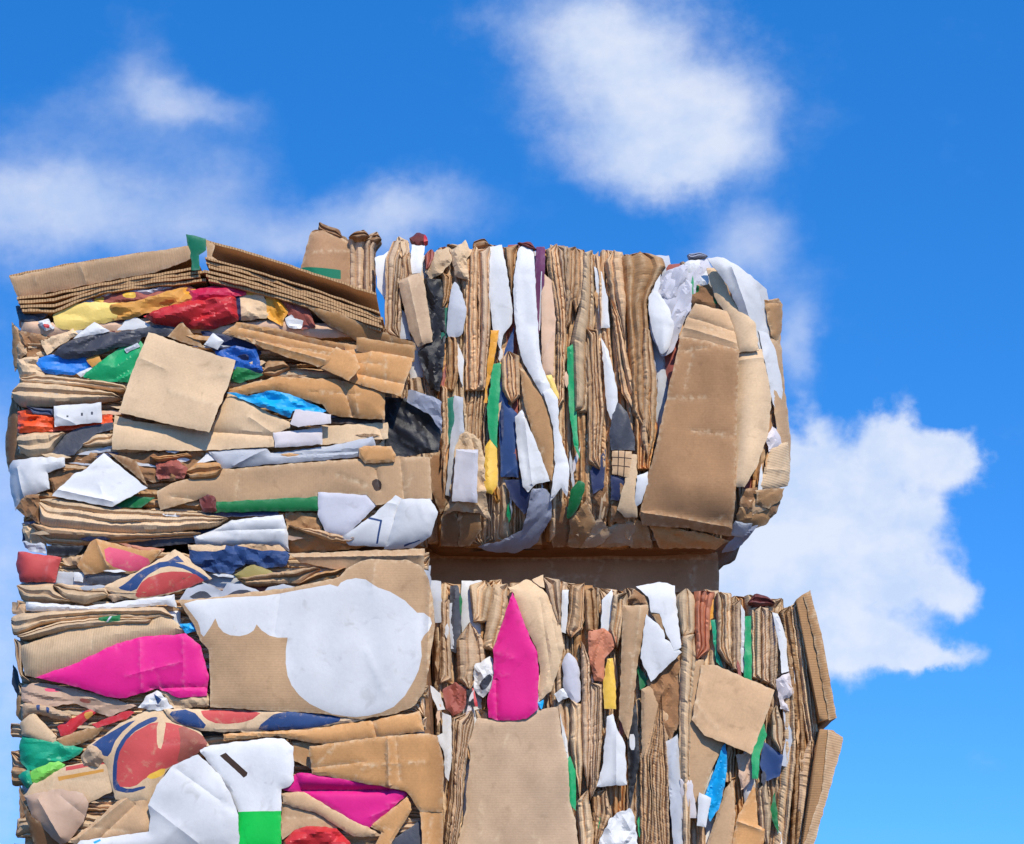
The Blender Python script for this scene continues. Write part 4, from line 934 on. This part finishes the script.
p('folded_cardboard', 'KO', 4, '736,820 755,783 758,825 765,829 762,853 731,853', 'flat', B=.012, fa=.005, creases=[(738, 822, 760, 830, .01, 2)])
p('cardboard_strip', 'KL', 3.4, '757,790 766,780 772,815 768,853 760,830', 'strip')
p('green_strip', 'GD', 3.8, '770,811 775,790 778,816 779,834 774,824', 'paper')
p('white_sheet', 'W', 3.2, '776,818 781,830 783,850 778,846', 'paper')
p('white_sheet', 'WG', 3.6, '816,735 822,740 820,762 814,756', 'paper')

# ================================================================== loose things on and between the bales
slabT = thing('cardboard_box', 'long flat brown box squeezed in the shaded gap between the two right bales', 'box', (.3, 9.68, 3.19))
def board_face(parent, name, code, poly, **k): return piece(parent, name, code, 0, poly, 'flat', **k)
bm = bmesh.new()
def prism(parent, name, code, poly, Y0, Y1, jit=.4, horizontal=True, amp=.004):
    return body(parent, name, poly, Y0, Y1, horizontal, code, amp)
prism(slabT, 'box_body', 'KD', '425,551 718,551 719,596 426,596', 9.68, 10.3)
piece(slabT, 'front_panel', 'KP', 0, '424,551 500,550 600,551 718,552 719,592 560,592 427,592', 'flat', face=9.66, creases=[(426, 558, 717, 560, -.006, 2)], warp=.014, ang=90)
piece(slabT, 'panel_edge', 'KB', 0, '424,547 560,549 715,550 716,553 560,552 424,551', 'flat', face=9.63)

A = thing('flattened_box', 'flattened box with a bent front rim atop the upper left bale, rising to the right', 'flattened box', (-1.5, 9.0, 4.16), None, 'flattened boxes on the upper left bale')
slab(A, 'top_board', '9,275 60,265 130,254 189,246 194,255', 2.0, 8.97, 9.75)
piece(A, 'front_rim', 'K', 0, '9,276 60,267 130,256 189,248 194,259 157,272 60,288 20,295 15,293', 'flat', face=8.955, tilt=(0, -.35), fl=.4, ang=-9, creases=[(80, 264, 86, 282, .004, 2)])
for k in range(4):
    t = k / 3
    u = [(17 + 5 * t, 297 + 12 * t), (54, 300 + 9.5 * t - 7 * (1 - t)), (100, 283 + 8 * t), (157, 273 + 10 * t), (200 + 6 * (k % 2), 266 + 13 * t)]
    slab(A, 'board_layer', u, 2.6, 8.945 + .022 * random.random(), 9.7, random.choice(['K', 'KD', 'KO']))
piece(A, 'green_tape', 'GT', 0, '186,234 206,239 206,250 199,255 200,270 192,270 191,259 187,247', 'paper', face=8.935, label='dark green folded end')
Bx = thing('flattened_box', 'flattened box with an open dark channel and corrugated edges sloping down to the right', 'flattened box', (-.85, 9.0, 4.12), None, 'flattened boxes on the upper left bale')
slab(Bx, 'top_board', '206,240 250,252 300,268 376,293', 2.2, 8.95, 9.7)
piece(Bx, 'channel_back', 'KP', 0, '208,242 376,295 374,311 320,294 210,260', 'flat', face=9.22, tilt=(0, .2))
piece(Bx, 'front_rim', 'K', 0, '206,240 216,243 212,256 220,262 207,258', 'flat', face=8.95)
slab(Bx, 'lower_board', '205,257 250,269 310,287 380,312', 1.8, 8.94, 9.7)
for k in range(5):
    t = k / 4
    u = [(206 + 3 * math.sin(k * 2.1), 260.5 + 18 * t), (260, 275.5 + 15.5 * t), (320, 295 + 13.5 * t), (383 - 2 * (k % 3), 317 + 12 * t)]
    slab(Bx, 'board_layer', u, 2.7 - .4 * t, 8.93 + .02 * random.random(), 9.7, random.choice(['K', 'KD', 'KO']))

bag = thing('paper_bag', 'brown paper bag with a dark green band standing behind the sloping flattened box', 'paper bag', (-.68, 9.45, 4.1))
piece(bag, 'bag_front', 'KBAG', 0, '301,266 311,232 322,230 343,238 353,244 350,290 346,332 300,326', 'flat', face=9.40, B=.02, bw=6, fa=.004, ang=90, fl=0, prints=[('GT', '296,268 341,271 341,280 296,278')], psm=0)
piece(bag, 'bag_back', 'KB', 0, '303,264 313,229 345,236 355,246 350,332 302,326', 'bag', face=9.50)
piece(bag, 'bag_mouth', 'KB', 0, '318,231 319,222 327,225 340,229 343,239 330,236', 'roll', face=9.41)
for lb, poly, cap in (('taller crushed brown carton beside the paper bag', '348,239 354,232 365,230 367,240 363,290 364,333 348,332 349,281', '348,238 354,231 366,230 370,238 360,242'),
                      ('narrow crushed brown carton with a rounded top, next to a white strip', '364,246 368,235 378,233 381,241 374,250 375,290 380,336 363,334', '366,240 369,234 378,232 382,240 374,246')):
    c = thing('crushed_carton', lb, 'carton', (W(360, 300, 9.42)[0], 9.42, 4.1), None, 'crushed cartons behind the sloping boards')
    piece(c, 'carton_side', 'KG', 0, poly, 'strip', face=9.40, B=.03, bw=5)
    piece(c, 'carton_back', 'KB', 0, [(x + 1, y + 2) for x, y in parse(poly)], 'strip', face=9.47)
    piece(c, 'folded_top', 'KB', 0, cap, 'roll', face=9.38)

b1 = thing('cardboard_board', 'upper leaning brown board at the right end of the lower right bale', 'board', (1.13, 9.3, 2.9), None, 'boards leaning on the right end')
b2 = thing('cardboard_board', 'lower brown board with a pale edge jutting from the lower right bale', 'board', (1.13, 9.3, 2.1), None, 'boards leaning on the right end')
body(b1, 'board_panel', '797,599 809,591 821,634 836,718 820,721 810,656', 9.25, 9.95, False, 'KD', .004)
piece(b1, 'cut_edge', 'KD', 0, '804,596 810,590 821,634 837,718 829,720 814,640', 'flat', face=9.245, fl=1.)
body(b2, 'board_panel', '820,729 833,731 838,735 806,853 800,853 820,790', 9.25, 9.95, False, 'KD', .004)
piece(b2, 'cut_edge', 'K', 0, '828,729 843,737 842,746 812,853 801,853 822,790', 'flat', face=9.245, fl=1.)

# ================================================================== bales below the picture, ground
for i, (x0, x1, Y0, Y1, h) in enumerate(((30, 432, 9.04, 9.85, True), (442, 806, 9.37, 10.35, False))):
    for z0, z1 in ((0.02, 1.05), (1.06, 2.09)):
        y0 = HOR - (z1 - CAMZ) * FPX / Y0; y1 = HOR - (z0 - CAMZ) * FPX / Y0
        t = thing('cardboard_bale', 'plain brown supporting bale below the ' + ('left' if i == 0 else 'right') + ' column, ' + ('on the ground' if z0 < 1 else 'second from the ground'), 'bale', (W((x0 + x1) / 2, y0, Y0)[0], Y0, z0), None, 'bales of pressed cardboard')
        body(t, 'pressed_core', [(x0, y0), (x1, y0), (x1, y1), (x0, y1)], Y0, Y1, h, 'KD', .012)
gm = bpy.data.meshes.new('ground'); bm = bmesh.new()
for x, y in ((-3000, -3000), (3000, -3000), (3000, 3000), (-3000, 3000)): bm.verts.new((x, y, 0))
bm.faces.new(bm.verts); bm.to_mesh(gm); bm.free()
g = bpy.data.objects.new('ground', gm); COL.objects.link(g); g['kind'] = 'structure'
m = bpy.data.materials.new('asphalt_yard'); m.use_nodes = True; nt = m.node_tree
tc = nt.nodes.new('ShaderNodeTexCoord'); nz = nt.nodes.new('ShaderNodeTexNoise'); nz.inputs['Scale'].default_value = .8; nz.inputs['Detail'].default_value = 8
cr = nt.nodes.new('ShaderNodeValToRGB'); cr.color_ramp.elements[0].color = (.05, .048, .045, 1); cr.color_ramp.elements[1].color = (.10, .096, .09, 1)
nt.links.new(tc.outputs['Object'], nz.inputs['Vector']); nt.links.new(nz.outputs[0], cr.inputs[0]); nt.links.new(cr.outputs[0], nt.nodes['Principled BSDF'].inputs['Base Color'])
nt.nodes['Principled BSDF'].inputs['Roughness'].default_value = .9
gm.materials.append(m)
# ================================================================== sky, clouds, sun, camera
SUN_EL, SUN_AZ = 44.0, 20.0      # height; degrees to the right of straight behind the camera
world = bpy.data.worlds.new('World'); scene.world = world; world.use_nodes = True
nt = world.node_tree; L = nt.links
bg = nt.nodes['Background']; bg.inputs['Strength'].default_value = 0.15
sky = nt.nodes.new('ShaderNodeTexSky'); sky.sky_type = 'NISHITA'; sky.sun_disc = False
sky.sun_elevation = R(SUN_EL); sky.sun_rotation = R(180 - SUN_AZ)
sky.air_density = 1.0; sky.dust_density = .1; sky.ozone_density = 3.0
hs = nt.nodes.new('ShaderNodeHueSaturation'); hs.inputs['Saturation'].default_value = 1.36; hs.inputs['Value'].default_value = 1.30
hs.inputs['Hue'].default_value = .506
L.new(sky.outputs[0], hs.inputs['Color'])
def M(op, a, b=None, clamp=False):
    n = nt.nodes.new('ShaderNodeMath'); n.operation = op; n.use_clamp = clamp
    for i, v in enumerate((a, b)):
        if v is None: continue
        if isinstance(v, (int, float)): n.inputs[i].default_value = v
        else: L.new(v, n.inputs[i])
    return n.outputs[0]
tc = nt.nodes.new('ShaderNodeTexCoord')
up = nt.nodes.new('ShaderNodeVectorMath'); up.operation = 'MULTIPLY_ADD'; up.inputs[1].default_value = (1, 1, 1.3); up.inputs[2].default_value = (0, 0, .24)
L.new(tc.outputs['Generated'], up.inputs[0]); L.new(up.outputs[0], sky.inputs['Vector'])     # a clear deep sky right down to the horizon
sp = nt.nodes.new('ShaderNodeSeparateXYZ'); L.new(tc.outputs['Generated'], sp.inputs[0])
dx, dy, dz = sp.outputs
yy = M('MAXIMUM', dy, .08)
u = M('DIVIDE', dx, yy); v = M('DIVIDE', dz, yy)
def noise_tex(scale, detail, rough, dist=0., src=None, sx=1., sy=1., off=0.):
    cb = nt.nodes.new('ShaderNodeCombineXYZ'); L.new(M('MULTIPLY', u, sx), cb.inputs[0]); L.new(M('MULTIPLY', v, sy), cb.inputs[1]); cb.inputs[2].default_value = off
    n = nt.nodes.new('ShaderNodeTexNoise'); n.inputs['Scale'].default_value = scale; n.inputs['Detail'].default_value = detail; n.inputs['Roughness'].default_value = rough; n.inputs['Distortion'].default_value = dist
    L.new(cb.outputs[0], n.inputs['Vector']); return n.outputs[0]
wx = noise_tex(14, 5, .6, off=1.7); wy = noise_tex(14, 5, .6, off=8.3)
wx2 = noise_tex(70, 6, .65, off=2.9); wy2 = noise_tex(70, 6, .65, off=5.1)
def cloud(blobs, warp, warp2, k, lo, hi, nscale, detail, rough, sx, off):
    uw = M('ADD', M('ADD', u, M('MULTIPLY', M('SUBTRACT', wx, .5), warp)), M('MULTIPLY', M('SUBTRACT', wx2, .5), warp2))
    vw = M('ADD', M('ADD', v, M('MULTIPLY', M('SUBTRACT', wy, .5), warp)), M('MULTIPLY', M('SUBTRACT', wy2, .5), warp2))
    tot = None
    for (cx, cy, rx, ry, wgt) in blobs:
        du = M('DIVIDE', M('SUBTRACT', uw, (cx - 512) / FPX), rx / FPX); dv = M('DIVIDE', M('SUBTRACT', vw, (HOR - cy) / FPX), ry / FPX)
        r2 = M('ADD', M('MULTIPLY', du, du), M('MULTIPLY', dv, dv))
        g = M('MULTIPLY', M('POWER', 2.71828, M('MULTIPLY', r2, -1.)), wgt)
        tot = g if tot is None else M('ADD', tot, g)
    n = noise_tex(nscale, detail, rough, .1, off=off, sx=sx)
    d = M('ADD', tot, M('MULTIPLY', M('SUBTRACT', n, .5), k))
    mr = nt.nodes.new('ShaderNodeMapRange'); mr.interpolation_type = 'SMOOTHSTEP'; mr.inputs[1].default_value = lo; mr.inputs[2].default_value = hi
    L.new(d, mr.inputs[0]); return mr.outputs[0], d
soft, d1 = cloud([(148, 72, 46, 62, .62), (190, 106, 60, 18, .55), (20, 205, 110, 54, .95), (140, 222, 150, 52, .66), (225, 165, 64, 44, .42), (410, 212, 84, 32, .95), (320, 240, 120, 32, .6), (0, 560, 60, 200, .95), (60, 118, 110, 36, .30),
                  (745, 255, 58, 44, .95), (798, 350, 26, 50, .95), (560, 60, 90, 80, .34), (760, 120, 90, 70, .34), (0, 800, 70, 120, .6)], .036, .010, 1.05, .10, 1.40, 24, 12, .62, .75, 3.)
main, d2 = cloud([(655, 122, 92, 80, 1.05), (600, 15, 110, 60, .72), (640, 55, 80, 64, .52), (742, 118, 60, 56, .66), (690, 168, 100, 32, .70), (560, 60, 56, 56, .3)], .030, .012, 1.35, .20, 1.55, 27, 12, .62, .9, 6.)
crisp, d3 = cloud([(830, 492, 96, 54, 1.0), (900, 440, 42, 30, .95), (955, 456, 30, 24, 1.05), (770, 580, 90, 90, 1.2), (890, 570, 70, 56, .8), (850, 648, 96, 30, 1.0), (930, 656, 44, 12, .75), (748, 470, 60, 60, .9), (948, 592, 30, 24, .8), (915, 505, 30, 30, .5)], .018, .012, 1.30, .28, .95, 54, 12, .52, 1., 9.)
soft = M('MULTIPLY', soft, .70); main = M('MULTIPLY', main, .86); crisp = M('MULTIPLY', crisp, .91)
inv = lambda a: M('SUBTRACT', 1., a)
al = inv(M('MULTIPLY', M('MULTIPLY', inv(soft), inv(main)), inv(crisp)))
al = M('MULTIPLY', al, M('GREATER_THAN', dy, .1))
# clouds elsewhere in the sky, the same weather all round
n4 = nt.nodes.new('ShaderNodeTexNoise'); n4.inputs['Scale'].default_value = 3.2; n4.inputs['Detail'].default_value = 8; L.new(tc.outputs['Generated'], n4.inputs['Vector'])
m4 = nt.nodes.new('ShaderNodeMapRange'); m4.inputs[1].default_value = .60; m4.inputs[2].default_value = .80; L.new(n4.outputs[0], m4.inputs[0])
al = M('MAXIMUM', al, M('MULTIPLY', m4.outputs[0], M('LESS_THAN', dy, .1)))
cv = nt.nodes.new('ShaderNodeMix'); cv.data_type = 'RGBA'; cvr = nt.nodes.new('ShaderNodeMapRange'); cvr.inputs[1].default_value = .34; cvr.inputs[2].default_value = .60; L.new(noise_tex(38, 10, .58, .05, off=4.4, sy=1.2), cvr.inputs[0]); L.new(cvr.outputs[0], cv.inputs[0])
cv.inputs[6].default_value = (2.75, 3.3, 4.3, 1); cv.inputs[7].default_value = (3.6, 3.85, 4.4, 1)
mx = nt.nodes.new('ShaderNodeMix'); mx.data_type = 'RGBA'; L.new(al, mx.inputs[0]); L.new(hs.outputs[0], mx.inputs[6]); L.new(cv.outputs[2], mx.inputs[7])
L.new(mx.outputs[2], bg.inputs['Color'])

sd = bpy.data.lights.new('sun', 'SUN'); sd.energy = 2.8; sd.angle = R(.53); sd.color = (1, .945, .85)
so = bpy.data.objects.new('sun', sd); COL.objects.link(so)
to = Vector((math.sin(R(SUN_AZ)) * math.cos(R(SUN_EL)), -math.cos(R(SUN_AZ)) * math.cos(R(SUN_EL)), math.sin(R(SUN_EL))))
so.rotation_euler = to.to_track_quat('Z', 'Y').to_euler(); so.location = to * 30

cd = bpy.data.cameras.new('camera'); co = bpy.data.objects.new('camera', cd); COL.objects.link(co)
cd.sensor_width = 36; cd.lens = 36 * FPX / 1024; cd.clip_end = 10000; cd.clip_start = .1
co.location = (0, 0, CAMZ); co.rotation_euler = (R(90), 0, 0)
cd.shift_y = (HOR - 422) / 1024
scene.camera = co
vs = scene.view_settings; vs.view_transform = 'Standard'; vs.look = 'None'; vs.gamma = 1; vs.exposure = .60; vs.use_curve_mapping = False
scene.display_settings.display_device = 'sRGB'
scene.render.resolution_x = 1024; scene.render.resolution_y = 844
scene.cycles.max_bounces = 6
